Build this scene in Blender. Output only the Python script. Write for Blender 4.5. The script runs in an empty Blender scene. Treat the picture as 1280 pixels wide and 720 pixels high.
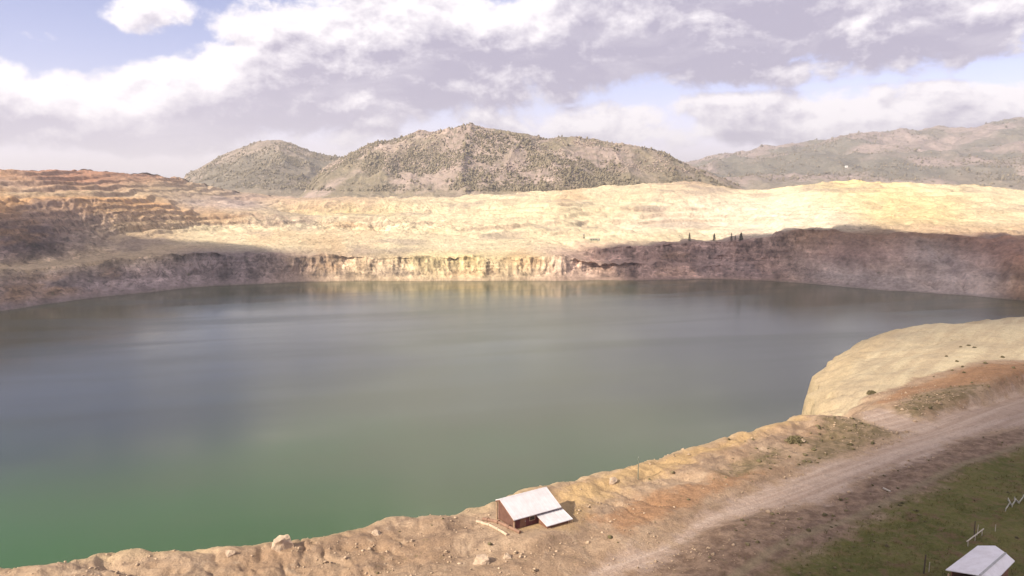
import bpy, bmesh, math, random
import numpy as np
R = math.radians
random.seed(7)
rng = np.random.default_rng(11)
scn = bpy.context.scene
col = scn.collection

# ---------------------------------------------------------------- camera model (1280x720 pixel units)
F = 985.0
PITCH = math.atan(135 / F)
CAM = np.array([0, 0, 120.0])
CP, SP = math.cos(PITCH), math.sin(PITCH)
def ray(px, py):
    x = (px - 640) / F; u = (360 - py) / F
    return np.array([x, CP + SP * u, -SP + CP * u])
def at_z(px, py, z):
    d = ray(px, py); return CAM + d * ((z - 120) / d[2])
def at_y(px, py, y):
    d = ray(px, py); return CAM + d * (y / d[1])

SUN_B, SUN_EL = R(36), R(33)          # sun behind-left of the viewer
SUND = np.array([-math.cos(SUN_B) * math.cos(SUN_EL), -math.sin(SUN_B) * math.cos(SUN_EL), math.sin(SUN_EL)])

# ---------------------------------------------------------------- noise
def _h(ix, iy, seed):
    n = (ix.astype(np.int64) * 374761393 + iy.astype(np.int64) * 668265263 + seed * 974711) & 0x7fffffff
    n = ((n ^ (n >> 13)) * 1274126177) & 0x7fffffff
    n = (n ^ (n >> 16)) & 0xffff
    return n / 65535.0
def vnoise(x, y, seed=0):
    x = np.asarray(x, float); y = np.asarray(y, float)
    x, y = np.broadcast_arrays(x, y)
    ix = np.floor(x); iy = np.floor(y); fx = x - ix; fy = y - iy
    fx = fx * fx * fx * (fx * (fx * 6 - 15) + 10); fy = fy * fy * fy * (fy * (fy * 6 - 15) + 10)
    a = _h(ix, iy, seed); b = _h(ix + 1, iy, seed); c = _h(ix, iy + 1, seed); d = _h(ix + 1, iy + 1, seed)
    return (a * (1 - fx) + b * fx) * (1 - fy) + (c * (1 - fx) + d * fx) * fy
def fbm(x, y, seed=0, oct=5, gain=0.5):
    s = 0; a = 1; t = 0
    for o in range(oct):
        c, sn = math.cos(o * 0.7), math.sin(o * 0.7)
        s = s + a * (vnoise((c * x - sn * y) * 2 ** o + 17.3 * o, (sn * x + c * y) * 2 ** o - 9.1 * o, seed + o) * 2 - 1); t += a; a *= gain
    return s / t
def ridged(x, y, seed=0, oct=4):
    s = 0; a = 1; t = 0
    for o in range(oct):
        n = 1 - np.abs(vnoise(x * 2 ** o + 5.1 * o, y * 2 ** o + 3.7 * o, seed + o) * 2 - 1) * 1.0
        s = s + a * n * n; t += a; a *= 0.5
    return s / t
def sstep(a, b, x):
    t = np.clip((x - a) / (b - a), 0, 1); return t * t * (3 - 2 * t)
def gsmooth(A, sig, axis=0):
    k = np.arange(-int(3 * sig), int(3 * sig) + 1); w = np.exp(-k * k / (2 * sig * sig)); w /= w.sum()
    P = np.concatenate([np.repeat(A[:1], len(k) // 2, 0), A, np.repeat(A[-1:], len(k) // 2, 0)], 0)
    return sum(w[i] * P[i:i + len(A)] for i in range(len(k)))

# ---------------------------------------------------------------- object helpers
def tag(o, label=None, cat=None, group=None, kind=None):
    if label: o['label'] = label
    if cat: o['category'] = cat
    if group: o['group'] = group
    if kind: o['kind'] = kind
    return o
def empty(name, loc, rz=0, label=None, cat=None, group=None):
    o = bpy.data.objects.new(name, None); col.objects.link(o)
    o.location = loc; o.rotation_euler[2] = rz
    return tag(o, label, cat, group)
def link(name, me, mat, parent=None, smooth=False):
    o = bpy.data.objects.new(name, me); col.objects.link(o)
    if mat: me.materials.append(mat)
    if parent: o.parent = parent
    if smooth: me.polygons.foreach_set('use_smooth', np.ones(len(me.polygons), bool))
    return o
def grid_mesh(name, P, mat, attrs=None, flip=False):
    nr, nc = P.shape[:2]
    me = bpy.data.meshes.new(name)
    idx = np.arange(nr * nc).reshape(nr, nc)
    q = np.stack([idx[:-1, :-1], idx[:-1, 1:], idx[1:, 1:], idx[1:, :-1]], -1).reshape(-1, 4)
    if flip: q = q[:, ::-1]
    me.vertices.add(nr * nc); me.vertices.foreach_set('co', P.reshape(-1).astype(np.float32))
    me.loops.add(q.size); me.loops.foreach_set('vertex_index', q.reshape(-1).astype(np.int32))
    me.polygons.add(len(q)); me.polygons.foreach_set('loop_start', np.arange(0, q.size, 4, dtype=np.int32))
    me.polygons.foreach_set('loop_total', np.full(len(q), 4, np.int32))
    me.update(calc_edges=True)
    for k, v in (attrs or {}).items():
        if v.ndim == 3:
            c = np.ones((nr * nc, 4), np.float32); c[:, :3] = v.reshape(-1, 3)
            a = me.attributes.new(k, 'FLOAT_COLOR', 'POINT'); a.data.foreach_set('color', c.reshape(-1))
        else:
            a = me.attributes.new(k, 'FLOAT', 'POINT'); a.data.foreach_set('value', v.reshape(-1).astype(np.float32))
    return link(name, me, mat, None, True)
def raw_mesh(name, V, Fc, mat, parent=None, smooth=False, attr=None):
    """V (n,3), Fc (m,k) constant k"""
    me = bpy.data.meshes.new(name); V = np.asarray(V, np.float32); Fc = np.asarray(Fc, np.int32); k = Fc.shape[1]
    me.vertices.add(len(V)); me.vertices.foreach_set('co', V.reshape(-1))
    me.loops.add(Fc.size); me.loops.foreach_set('vertex_index', Fc.reshape(-1))
    me.polygons.add(len(Fc)); me.polygons.foreach_set('loop_start', np.arange(0, Fc.size, k, dtype=np.int32))
    me.polygons.foreach_set('loop_total', np.full(len(Fc), k, np.int32))
    me.update(calc_edges=True)
    for n, v in (attr or {}).items():
        a = me.attributes.new(n, 'FLOAT', 'POINT'); a.data.foreach_set('value', np.asarray(v, np.float32))
    return link(name, me, mat, parent, smooth)

class MB:
    def __init__(s): s.bm = bmesh.new()
    def box(s, c, d, rz=0, M=None, bev=0):
        r = bmesh.ops.create_cube(s.bm, size=1)['verts']
        for v in r:
            x, y, z = v.co.x * d[0], v.co.y * d[1], v.co.z * d[2]
            v.co = (c[0] + x * math.cos(rz) - y * math.sin(rz), c[1] + x * math.sin(rz) + y * math.cos(rz), c[2] + z)
        return s
    def tube(s, a, b, r, r2=None, n=8):
        from mathutils import Vector
        a = Vector(a); b = Vector(b); d = b - a; q = d.to_track_quat('Z', 'Y'); r2 = r if r2 is None else r2
        ring = []
        for p, rr in ((a, r), (b, r2)):
            ring.append([s.bm.verts.new(p + q @ Vector((math.cos(i * 2 * math.pi / n) * rr, math.sin(i * 2 * math.pi / n) * rr, 0))) for i in range(n)])
        for i in range(n): s.bm.faces.new((ring[0][i], ring[0][(i + 1) % n], ring[1][(i + 1) % n], ring[1][i]))
        s.bm.faces.new(ring[0][::-1]); s.bm.faces.new(ring[1]); return s
    def slab(s, quad, t):
        """quad: 4 points; thickened downwards by t"""
        a = [s.bm.verts.new(p) for p in quad]; b = [s.bm.verts.new((p[0], p[1], p[2] - t)) for p in quad]
        n = len(quad)
        s.bm.faces.new(a); s.bm.faces.new(b[::-1])
        for i in range(n): s.bm.faces.new((a[i], b[i], b[(i + 1) % n], a[(i + 1) % n]))
        return s
    def prism(s, poly, d):
        """poly: 3D points, extruded along vector d"""
        a = [s.bm.verts.new(p) for p in poly]; b = [s.bm.verts.new((p[0] + d[0], p[1] + d[1], p[2] + d[2])) for p in poly]
        n = len(poly); s.bm.faces.new(a[::-1]); s.bm.faces.new(b)
        for i in range(n): s.bm.faces.new((a[i], a[(i + 1) % n], b[(i + 1) % n], b[i]))
        return s
    def build(s, name, mat, parent=None, bevel=0, smooth=False):
        bmesh.ops.recalc_face_normals(s.bm, faces=s.bm.faces)
        if bevel: bmesh.ops.bevel(s.bm, geom=s.bm.edges[:], offset=bevel, segments=1, affect='EDGES')
        me = bpy.data.meshes.new(name); s.bm.to_mesh(me); s.bm.free()
        return link(name, me, mat, parent, smooth)

# ---------------------------------------------------------------- material helpers
class NT:
    def __init__(s, tree): s.t = tree; s.n = tree.nodes; s.l = tree.links
    def node(s, typ, **kw):
        n = s.n.new(typ)
        for k, v in kw.items(): setattr(n, k, v)
        return n
    def put(s, sock, v):
        if hasattr(v, 'is_output') or isinstance(v, bpy.types.NodeSocket): s.l.new(v, sock)
        else: sock.default_value = v
    def m(s, op, a, b=0.0, c=0.0, clamp=False):
        n = s.node('ShaderNodeMath', operation=op, use_clamp=clamp)
        for i, v in enumerate((a, b, c)): s.put(n.inputs[i], v)
        return n.outputs[0]
    def ss(s, x, a, b, o0=0.0, o1=1.0):
        n = s.node('ShaderNodeMapRange', interpolation_type='SMOOTHSTEP')
        for i, v in enumerate((x, a, b, o0, o1)): s.put(n.inputs[i], v)
        return n.outputs[0]
    def lin(s, x, a, b, o0=0.0, o1=1.0):
        n = s.node('ShaderNodeMapRange'); n.clamp = True
        for i, v in enumerate((x, a, b, o0, o1)): s.put(n.inputs[i], v)
        return n.outputs[0]
    def mix(s, f, a, b, mode='MIX'):
        n = s.node('ShaderNodeMix', data_type='RGBA', blend_type=mode)
        s.put(n.inputs[0], f)
        for sock, v in ((n.inputs[6], a), (n.inputs[7], b)):
            s.put(sock, (*v, 1) if isinstance(v, tuple) and len(v) == 3 else v)
        return n.outputs[2]
    def noise(s, vec, scale, detail=4, rough=0.5, dist=0.0):
        n = s.node('ShaderNodeTexNoise'); n.inputs['Scale'].default_value = scale; n.inputs['Detail'].default_value = detail
        n.inputs['Roughness'].default_value = rough; n.inputs['Distortion'].default_value = dist
        s.put(n.inputs['Vector'], vec); return n.outputs['Fac']
    def scale(s, vec, sc, rot=(0, 0, 0), loc=(0, 0, 0)):
        n = s.node('ShaderNodeMapping'); n.inputs['Scale'].default_value = sc; n.inputs['Rotation'].default_value = rot; n.inputs['Location'].default_value = loc
        s.put(n.inputs['Vector'], vec); return n.outputs[0]
    def along(s, vec, ang, sc):
        return s.scale(s.scale(vec, (1, 1, 1), rot=(0, 0, -ang)), sc)
    def attr(s, name, which='Fac'):
        n = s.node('ShaderNodeAttribute', attribute_name=name); return n.outputs[which]
    def pos(s): return s.node('ShaderNodeNewGeometry').outputs['Position']
    def bump(s, h, strength, dist):
        n = s.node('ShaderNodeBump'); n.inputs['Strength'].default_value = strength; n.inputs['Distance'].default_value = dist
        s.put(n.inputs['Height'], h); return n.outputs[0]
def material(name):
    m = bpy.data.materials.new(name); m.use_nodes = True
    t = NT(m.node_tree); b = m.node_tree.nodes['Principled BSDF']; b.inputs['Roughness'].default_value = 0.95
    b.inputs['Specular IOR Level'].default_value = 0.15
    return m, t, b
def simple(name, c, rough=0.8, var=0.15, sc=2.0, spec=0.2, metal=0.0):
    m, t, b = material(name)
    tc = t.node('ShaderNodeTexCoord').outputs['Object']
    n = t.noise(tc, sc, 5, 0.6)
    f = t.lin(n, 0.3, 0.7, 1 - var, 1 + var)
    v = t.node('ShaderNodeVectorMath', operation='SCALE'); v.inputs[0].default_value = c; t.put(v.inputs['Scale'], f)
    t.put(b.inputs['Base Color'], v.outputs[0]); b.inputs['Roughness'].default_value = rough
    b.inputs['Specular IOR Level'].default_value = spec; b.inputs['Metallic'].default_value = metal
    return m
def vmul(t, colr, fac):
    v = t.node('ShaderNodeVectorMath', operation='SCALE'); t.put(v.inputs[0], colr); t.put(v.inputs['Scale'], fac); return v.outputs[0]

# palette: linear albedo; the left wall's darkest tone carries its shade
PAL = dict(cream=(.62, .51, .33), pale=(.68, .57, .42), yellow=(.62, .49, .26), pink=(.40, .28, .215), orange=(.50, .29, .14), red=(.37, .20, .13),
           grey=(.30, .25, .22), dark=(.20, .15, .13), tan=(.46, .34, .22), mauve=(.225, .17, .16), brown=(.27, .165, .10), slate=(.47, .37, .315), rose=(.42, .275, .215), shade_umber=(.15, .105, .098), wet=(.14, .10, .08))

# ================================================================ FAR TERRAIN (pit walls, benches, plateau)
# columns: px, shoreline py, then knots 2..8 as (py, metres behind the shore, colour)
COLS = [
 (-260, 420, (350, 60, 'mauve'), (344, 85, 'mauve'), (295, 160, 'shade_umber'), (244, 195, 'brown'), (238, 240, 'brown'), (222, 330, 'red'), (212, 420, 'red')),
 (0,   388, (340, 58, 'tan'), (333, 82, 'tan'), (290, 140, 'shade_umber'), (248, 205, 'orange'), (240, 260, 'tan'), (222, 340, 'pink'), (209, 420, 'red')),
 (60,  380, (334, 58, 'tan'), (328, 84, 'tan'), (288, 148, 'shade_umber'), (247, 212, 'orange'), (240, 268, 'tan'), (222, 350, 'red'), (210, 440, 'red')),
 (130, 371, (325, 56, 'tan'), (319, 90, 'tan'), (287, 175, 'tan'), (245, 236, 'orange'), (240, 300, 'tan'), (225, 400, 'red'), (212, 500, 'red')),
 (200, 364, (318, 50, 'tan'), (311, 95, 'tan'), (284, 220, 'tan'), (252, 278, 'orange'), (244, 390, 'tan'), (232, 500, 'tan'), (218, 590, 'red')),
 (250, 359, (317, 42, 'mauve'), (308, 110, 'tan'), (284, 250, 'cream'), (266, 290, 'tan'), (255, 420, 'slate'), (240, 590, 'tan'), (228, 700, 'tan')),
 (310, 355, (318, 32, 'mauve'), (306, 110, 'cream'), (284, 265, 'cream'), (266, 305, 'tan'), (256, 500, 'slate'), (246, 700, 'pink'), (241, 840, 'tan')),
 (370, 353, (321, 28, 'pink'), (306, 110, 'cream'), (284, 280, 'cream'), (271, 320, 'cream'), (266, 560, 'yellow'), (251, 600, 'tan'), (247, 950, 'pink')),
 (450, 351, (322, 26, 'tan'), (308, 110, 'cream'), (286, 290, 'cream'), (272, 330, 'cream'), (267, 560, 'yellow'), (250, 596, 'tan'), (246, 1000, 'tan')),
 (540, 351, (322, 25, 'yellow'), (310, 110, 'cream'), (289, 290, 'cream'), (276, 340, 'cream'), (266, 560, 'cream'), (253, 620, 'cream'), (246, 1000, 'cream')),
 (640, 351, (321, 25, 'yellow'), (312, 100, 'cream'), (292, 280, 'cream'), (279, 340, 'cream'), (264, 520, 'cream'), (252, 620, 'cream'), (241, 1000, 'cream')),
 (705, 351, (320, 26, 'pink'), (315, 66, 'pink'), (302, 200, 'cream'), (285, 330, 'cream'), (264, 480, 'cream'), (252, 560, 'cream'), (237, 1000, 'cream')),
 (735, 350, (330, 24, 'pink'), (325, 42, 'rose'), (309, 66, 'rose'), (300, 200, 'cream'), (280, 430, 'cream'), (256, 560, 'cream'), (235, 1000, 'cream')),
 (800, 350, (330, 24, 'rose'), (325, 44, 'rose'), (306, 68, 'rose'), (297, 200, 'cream'), (279, 430, 'pale'), (258, 560, 'cream'), (230, 980, 'cream')),
 (870, 349, (332, 26, 'rose'), (326, 44, 'rose'), (302, 70, 'rose'), (296, 180, 'cream'), (278, 430, 'pale'), (258, 560, 'pale'), (226, 940, 'tan')),
 (930, 350, (333, 26, 'rose'), (325, 42, 'rose'), (299, 70, 'rose'), (292, 180, 'pale'), (278, 430, 'pale'), (258, 560, 'pale'), (238, 960, 'cream')),
 (965, 351, (334, 26, 'rose'), (322, 44, 'rose'), (294, 72, 'pink'), (288, 160, 'pale'), (276, 400, 'pale'), (256, 560, 'pale'), (236, 900, 'cream')),
 (990, 353, (340, 26, 'pink'), (320, 58, 'pink'), (287, 88, 'brown'), (284, 150, 'pale'), (274, 380, 'pale'), (254, 560, 'pale'), (232, 860, 'cream')),
 (1040, 357, (346, 24, 'slate'), (319, 64, 'rose'), (286, 104, 'brown'), (281, 170, 'pale'), (270, 360, 'pale'), (252, 520, 'cream'), (225, 820, 'yellow')),
 (1100, 362, (350, 24, 'slate'), (318, 70, 'rose'), (290, 120, 'brown'), (283, 190, 'tan'), (270, 360, 'yellow'), (250, 520, 'yellow'), (226, 820, 'yellow')),
 (1170, 367, (354, 24, 'slate'), (319, 74, 'slate'), (292, 124, 'brown'), (284, 200, 'tan'), (272, 360, 'yellow'), (252, 520, 'yellow'), (229, 820, 'cream')),
 (1235, 372, (352, 26, 'slate'), (322, 64, 'rose'), (293, 110, 'red'), (287, 200, 'tan'), (273, 380, 'cream'), (254, 540, 'cream'), (232, 840, 'cream')),
 (1270, 375, (346, 26, 'brown'), (322, 54, 'red'), (294, 100, 'red'), (288, 200, 'tan'), (274, 380, 'cream'), (256, 540, 'cream'), (237, 860, 'cream')),
 (1560, 402, (360, 30, 'rose'), (332, 60, 'rose'), (300, 110, 'brown'), (294, 200, 'tan'), (280, 380, 'cream'), (262, 540, 'cream'), (240, 860, 'cream')),
]
def build_far_terrain(mat):
    K = []; KC = []; A = []
    for c in COLS:
        px, S = c[0], c[1]
        sh = at_z(px, S, 0.0)
        pts = [at_y(px, S, sh[1]) * 1.0]
        pts[0] = np.array([sh[0] * .95, sh[1] - 45, -26.0]); cols = ['dark']
        pts.append(sh); cols.append('mauve' if px < 280 else c[2][2] if c[2][2] != 'yellow' else 'tan')  # left wall's shade is partly put into its colour with dark tones
        for (py, dY, cn) in c[2:]:
            pts.append(at_y(px, py, sh[1] + dY)); cols.append(cn)
        e = pts[-1]
        pts.append(np.array([e[0] * 1.35, e[1] * 1.35, min(e[2] - 22, 86.0)])); cols.append('tan')
        pts.append(np.array([e[0] / e[1] * 5200, 5200, 62.0])); cols.append('tan')
        pts.append(np.array([e[0] / e[1] * 24000, 24000, 60.0])); cols.append('tan')
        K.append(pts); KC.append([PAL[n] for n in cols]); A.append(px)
    K = np.array(K); KC = np.array(KC); A = np.array(A, float)
    nc = 1500
    pxs = np.linspace(-250, 1540, nc)
    Kd = np.zeros((nc, K.shape[1], 3)); Cd = np.zeros((nc, K.shape[1], 3))
    for k in range(K.shape[1]):
        for j in range(3):
            Kd[:, k, j] = np.interp(pxs, A, K[:, k, j]); Cd[:, k, j] = np.interp(pxs, A, KC[:, k, j])
    Kd = gsmooth(Kd, 7); Cd = gsmooth(Cd, 8)
    sub = [6, 84, 26, 60, 56, 44, 44, 44, 22, 10, 6]
    rows = []; rc = []; seg = []; tt = []
    for k, n in enumerate(sub):
        for i in range(n):
            t = i / n
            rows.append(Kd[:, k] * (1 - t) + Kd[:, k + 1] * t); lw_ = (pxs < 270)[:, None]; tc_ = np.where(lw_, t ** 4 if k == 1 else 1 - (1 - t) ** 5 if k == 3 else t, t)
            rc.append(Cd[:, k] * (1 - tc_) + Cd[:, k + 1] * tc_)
            seg.append(k); tt.append(t)
    rows.append(Kd[:, -1]); rc.append(Cd[:, -1]); seg.append(len(sub) - 1); tt.append(1.)
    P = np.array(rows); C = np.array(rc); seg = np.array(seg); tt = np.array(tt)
    # small rounding of knot corners, not at the water's edge or in the far distance
    Ps = gsmooth(P, 2.2); w = ((seg >= 2) & (seg <= 7)).astype(float)[:, None, None]
    P = P * (1 - w) + Ps * w
    # slope of every point along its column
    dP = np.gradient(P, axis=0); run = np.hypot(dP[..., 0], dP[..., 1]) + 1e-6; steep = np.clip(np.abs(dP[..., 2]) / run, 0, 3)
    steep = gsmooth(steep, 2.5)
    x, y, z = P[..., 0].copy(), P[..., 1].copy(), P[..., 2].copy()
    dist = np.hypot(x, y); ux, uy = x / dist, y / dist
    s = np.arctan2(x, y) * 950                       # metres along the wall
    land = sstep(1.0, 1.35, seg + tt)[:, None]
    fade = (1 - sstep(8, 9.2, seg + tt))[:, None] * land
    st = sstep(0.25, 0.75, steep)
    # fluted cliffs
    zz = z * 0.02
    g = ridged(s / 26 + 0.4 * fbm(s / 40, z / 30, 5, 3), zz * 0.8, 3, 4) - 0.45
    g2 = ridged(s / 9, z / 45, 9, 4) - 0.45
    slip = fbm(s / 85, z / 60, 21, 3)
    gm = ridged(s / 58 + .5 * fbm(s / 70, z / 40, 15, 3), zz * .5, 13, 3) - .5
    led = 4.2; zl = z / led + 1.3 * fbm(s / 70, z / 60, 23, 3); fl = zl - np.floor(zl); ledge = (sstep(0.0, .35, fl) - fl) * led * .5 * sstep(-.3, .2, fbm(s / 50, z / 20, 24, 3))
    d = (ledge * sstep(1.05, 1.3, seg + tt)[:, None] - (g * 13 + g2 * 6 + gm * 16) + slip * 12) * st + fbm(s / 30, dist / 30, 33, 4) * 2.5 * (1 - st)
    # near water the scallops stay small so the shoreline keeps its line
    sh = sstep(1.0, 1.5, seg + tt)[:, None] * .7 + .3 * land
    P[..., 0] = x + ux * d * sh * fade; P[..., 1] = y + uy * d * sh * fade
    # shoreline wander
    wv = (fbm(s / 60, 0 * s, 41, 4) * 9)
    nearw = 1 - sstep(1.2, 2.0, seg + tt)[:, None]
    P[..., 0] += ux * wv * nearw; P[..., 1] += uy * wv * nearw
    # terraces and rough ground above the walls
    up = sstep(3.2, 4.2, seg + tt)[:, None] * fade
    rel = fbm(s / 120, dist / 150, 51, 5)
    ter = (fbm(x / 55, y / 55, 61, 5)) * 3.2
    step = 8.5
    zq = (P[..., 2] + rel * 9) / step; fr = zq - np.floor(zq)
    terr = (np.floor(zq) + sstep(0.76, 0.99, fr)) * step - rel * 9
    keep = sstep(0.12, .5, vnoise(x / 260, y / 260, 77)) * .8 * up * (1 - st)
    P[..., 2] = P[..., 2] * (1 - keep) + terr * keep + ter * up * (1 - .6 * st) * 1.1
    gl = ridged(x / 34 + .3 * fbm(x / 60, y / 60, 4, 3), y / 80, 71, 4)
    P[..., 2] -= (gl - .4) * 5.0 * up * (1 - st)
    mid = sstep(.10, .3, steep) * (1 - st) * fade * sstep(1.15, 1.8, seg + tt)[:, None]
    gd = ridged(s / 30 + dist / 70 + .6 * fbm(s / 45, dist / 45, 17, 3), dist / 160, 73, 4)
    P[..., 2] -= (gd - .45) * 11 * mid
    # micro roughness on the walls
    P[..., 2] += fbm(s / 5.5, dist / 6, 81, 3) * 1.3 * land * fade
    # soil colour variation: warped bands of strata, patches; wall streaks paint in gully shading
    warp = fbm(s / 90, P[..., 2] / 18, 91, 4)
    band = fbm(s / 400, P[..., 2] / 5 + warp * .8, 95, 4)
    patch = fbm(x / 130, y / 170, 97, 5); patch2 = fbm(x / 45, y / 60, 98, 4)
    C = C * (1 + .34 * band * st + .16 * patch + .14 * patch2)[..., None]
    # bare scarps of the upper benches show a browner soil
    sc_ = (sstep(.25, .6, gsmooth(np.abs(np.gradient(P[..., 2], axis=0)) / (np.hypot(np.gradient(P[..., 0], axis=0), np.gradient(P[..., 1], axis=0)) + .2), 1.0)) * sstep(4.0, 4.4, seg + tt)[:, None] * fade * sstep(-.35, .15, patch + patch2) * .9)[..., None]
    C = C * (1 - sc_) + (C * .35 + np.array(PAL['pink']) * .45) * sc_
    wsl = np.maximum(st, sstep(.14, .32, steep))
    relief_tone = ((.55 * fbm(s / 7 + .7 * fbm(s / 26, z / 14, 119, 4), z / 24, 111, 5) + .75 * fbm(s / 28, z / 11, 112, 5)) * wsl * sstep(1.0, 1.3, seg + tt)[:, None] * (1 - sstep(3.8, 4.3, seg + tt)[:, None]))[..., None]
    gully_shade = (ridged(s / 13 + .6 * fbm(s / 18, z / 12, 113, 3), z / 26, 117, 3) - .5)[..., None] * (relief_tone != 0) * wsl[..., None]
    C = C * np.clip(1 + (.9 * relief_tone + .5 * gully_shade) * (1 - .5 * sstep(300, 380, s))[..., None], .35, 1.8)  # relief shading put into the walls' colour: dark gullies, light patches
    rust = sstep(.12, .5, fbm(s / 70, P[..., 2] / 22, 103, 5))[..., None] * (.42 - .3 * sstep(80, 260, s))[..., None] * land[..., None]
    C = C * (1 - rust) + np.array(PAL['orange']) * rust * .9
    greyp = sstep(.15, .5, fbm(x / 90, y / 120, 107, 5))[..., None] * .45 * land[..., None]
    C = C * (1 - greyp) + np.array(PAL['mauve']) * greyp
    # wet dark line just above the water
    wet = (np.exp(-np.clip(P[..., 2], 0, 99) / 1.2) * .5)[..., None]
    C = C * (1 - wet) + np.array(PAL['wet']) * wet
    global FAR_P; FAR_P = P
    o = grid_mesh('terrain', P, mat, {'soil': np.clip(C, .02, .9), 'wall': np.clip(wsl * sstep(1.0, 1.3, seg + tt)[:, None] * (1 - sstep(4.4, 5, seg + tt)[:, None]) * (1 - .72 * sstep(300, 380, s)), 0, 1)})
    return tag(o, 'stepped pale yellow pit walls and benches round the far side of the lake', kind='structure')

# ---------------- earth material (shared by the far walls)
earth, t, b = material('pit_earth')
p = t.pos()
soil = t.attr('soil', 'Color')
n1 = t.noise(p, 0.05, 8, .65); n2 = t.noise(t.scale(p, (.25, .25, .06)), 1.0, 6, .65); n3 = t.noise(t.scale(p, (.02, .02, .6)), 1.0, 5, .6, .6)
f = t.m('ADD', t.lin(n1, .3, .7, .74, 1.18), t.lin(n2, .3, .7, -.28, .28))
f = t.m('ADD', f, t.lin(n3, .35, .65, -.06, .06))
c = vmul(t, soil, f)
wl = t.attr('wall')
ck = t.noise(t.scale(p, (.16, .16, .07)), 1.0, 8, .7, .8); ck2 = t.noise(t.scale(p, (.07, .07, .16), loc=(5, 2, 7)), 1.0, 7, .7, .5)
fk = t.m('MULTIPLY', t.m('ADD', t.ss(ck, .50, .60, 0, -.5), t.ss(ck2, .52, .62, 0, .5)), wl)  # painted relief: dark crevices and light facets where bump shading is lost
c = vmul(t, c, t.m('ADD', 1.0, fk))
sp = t.noise(p, .16, 3, .5)
c = t.mix(t.ss(sp, .66, .72, 0, .55), c, (.12, .11, .06))
t.put(b.inputs['Base Color'], c)
t.put(b.inputs['Normal'], t.bump(t.m('ADD', n2, t.noise(p, .35, 6, .7)), .9, 2.5))
build_far_terrain(earth)

# ================================================================ HILLS
hillm, t, b = material('hill_ground')
p = t.pos()
a = t.attr('soil', 'Color')
n1 = t.noise(p, .012, 7, .62); n2 = t.noise(p, .055, 5, .65); n3 = t.noise(p, .11, 4, .6)
c = vmul(t, a, t.lin(n1, .3, .7, .62, 1.12))
c = t.mix(t.ss(n2, .50, .60, 0, .75), c, (.135, .118, .082))
c = t.mix(t.ss(n3, .58, .66, 0, .6), c, (.40, .30, .24))
t.put(b.inputs['Base Color'], c)
t.put(b.inputs['Normal'], t.bump(t.noise(p, .06, 7, .7), .8, 9))

def hill(sil, Yr, Yb, Yk, zb, amp, seed, label, greens, zfoot=None, ncol=620, nrow=200):
    sil = np.array(sil, float)
    pxs = np.linspace(sil[0, 0], sil[-1, 0], ncol)
    py = np.interp(pxs, sil[:, 0], sil[:, 1])
    py = gsmooth(py[:, None], 5)[:, 0]
    R_ = np.array([at_y(a, b_, Yr) for a, b_ in zip(pxs, py)])
    hz = R_[:, 2]
    tr = np.linspace(0, 1, nrow)
    P = np.zeros((nrow * 2 - 1, ncol, 3))
    for i in range(nrow * 2 - 1):
        if i < nrow:
            q = tr[i]; Y = Yb + (Yr - Yb) * q; prof = q ** 1.05
        else:
            q = tr[nrow - 1 - (i - nrow + 1)]; Y = Yr + (Yk - Yr) * (1 - q); prof = q
        P[i, :, 1] = Y
        P[i, :, 0] = R_[:, 0] / Yr * Y
        P[i, :, 2] = zb + (hz - zb) * prof
    x, y = P[..., 0], P[..., 1]
    q = np.clip((P[..., 2] - zb) / (hz[None] - zb + 1e-6), 0, 1)
    span = np.clip((hz[None] - zb) / 160, 0, 1.4)
    env = (np.clip(q, 0, 1) * np.clip(1.15 - q, 0, 1) * 3.0 + .10) * span
    L = Yr * .11
    sp = ridged(x / L + .25 * fbm(x / L, y / L, seed, 3), y / (L * 1.6), seed + 5, 5)
    P[..., 2] += (sp - .5) * amp * env + fbm(x / (L * .22), y / (L * .22), seed + 11, 5) * amp * .26 * (span * .6 + .3)
    crag = ridged(x / (L * .1), y / (L * .1), seed + 17, 4)
    P[..., 2] += np.clip(crag - .5, 0, 1) * amp * .13 * sstep(.6, .95, q) * span
    g = fbm(x / (L * .5), y / (L * .5), seed + 23, 5)[..., None]
    rk = sstep(-.15, .35, g + sstep(.5, 1, q)[..., None] * .25)
    C = np.array(greens[0]) * (1 - rk) + np.array(greens[1]) * rk
    low = (1 - sstep(.0, .22, q + .12 * g[..., 0]))[..., None]
    C = C * (1 - low * .6) + np.array(greens[2]) * low * .6
    o = grid_mesh('hill', P, hillm, {'soil': C})
    tag(o, label, kind='structure')
    return P
G = [(.23, .188, .125), (.37, .285, .24), (.40, .315, .235)]
H1 = hill([(360, 258), (385, 232), (400, 212), (415, 199), (440, 189), (470, 176), (500, 167), (540, 158), (575, 156), (600, 158), (622, 159), (650, 166), (672, 172), (690, 171), (710, 168), (740, 172), (780, 180), (830, 193), (870, 209), (930, 236), (960, 252)],
     2350, 1900, 2900, 62, 42, 100, 'broad rocky brown and olive hill with a craggy summit behind the pit', G)
H2 = hill([(205, 250), (235, 217), (270, 199), (300, 186), (325, 178), (350, 176), (372, 181), (400, 192), (430, 196), (470, 208), (520, 246)],
     2900, 2150, 3400, 60, 40, 200, 'smooth dark olive cone shaped hill left of the craggy hill', [(.18, .152, .115), (.29, .23, .185), (.36, .285, .21)], ncol=380)
H3 = hill([(700, 232), (800, 214), (860, 200), (900, 191), (940, 185), (1000, 175), (1060, 170), (1100, 165), (1165, 157), (1200, 159), (1240, 155), (1280, 150), (1400, 140), (1560, 150), (1700, 180)],
     5200, 3000, 6500, 66, 85, 300, 'long far mauve mountain slope with dark forest patches at right', [(.16, .145, .115), (.31, .24, .215), (.34, .27, .2)], ncol=620)

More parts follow.
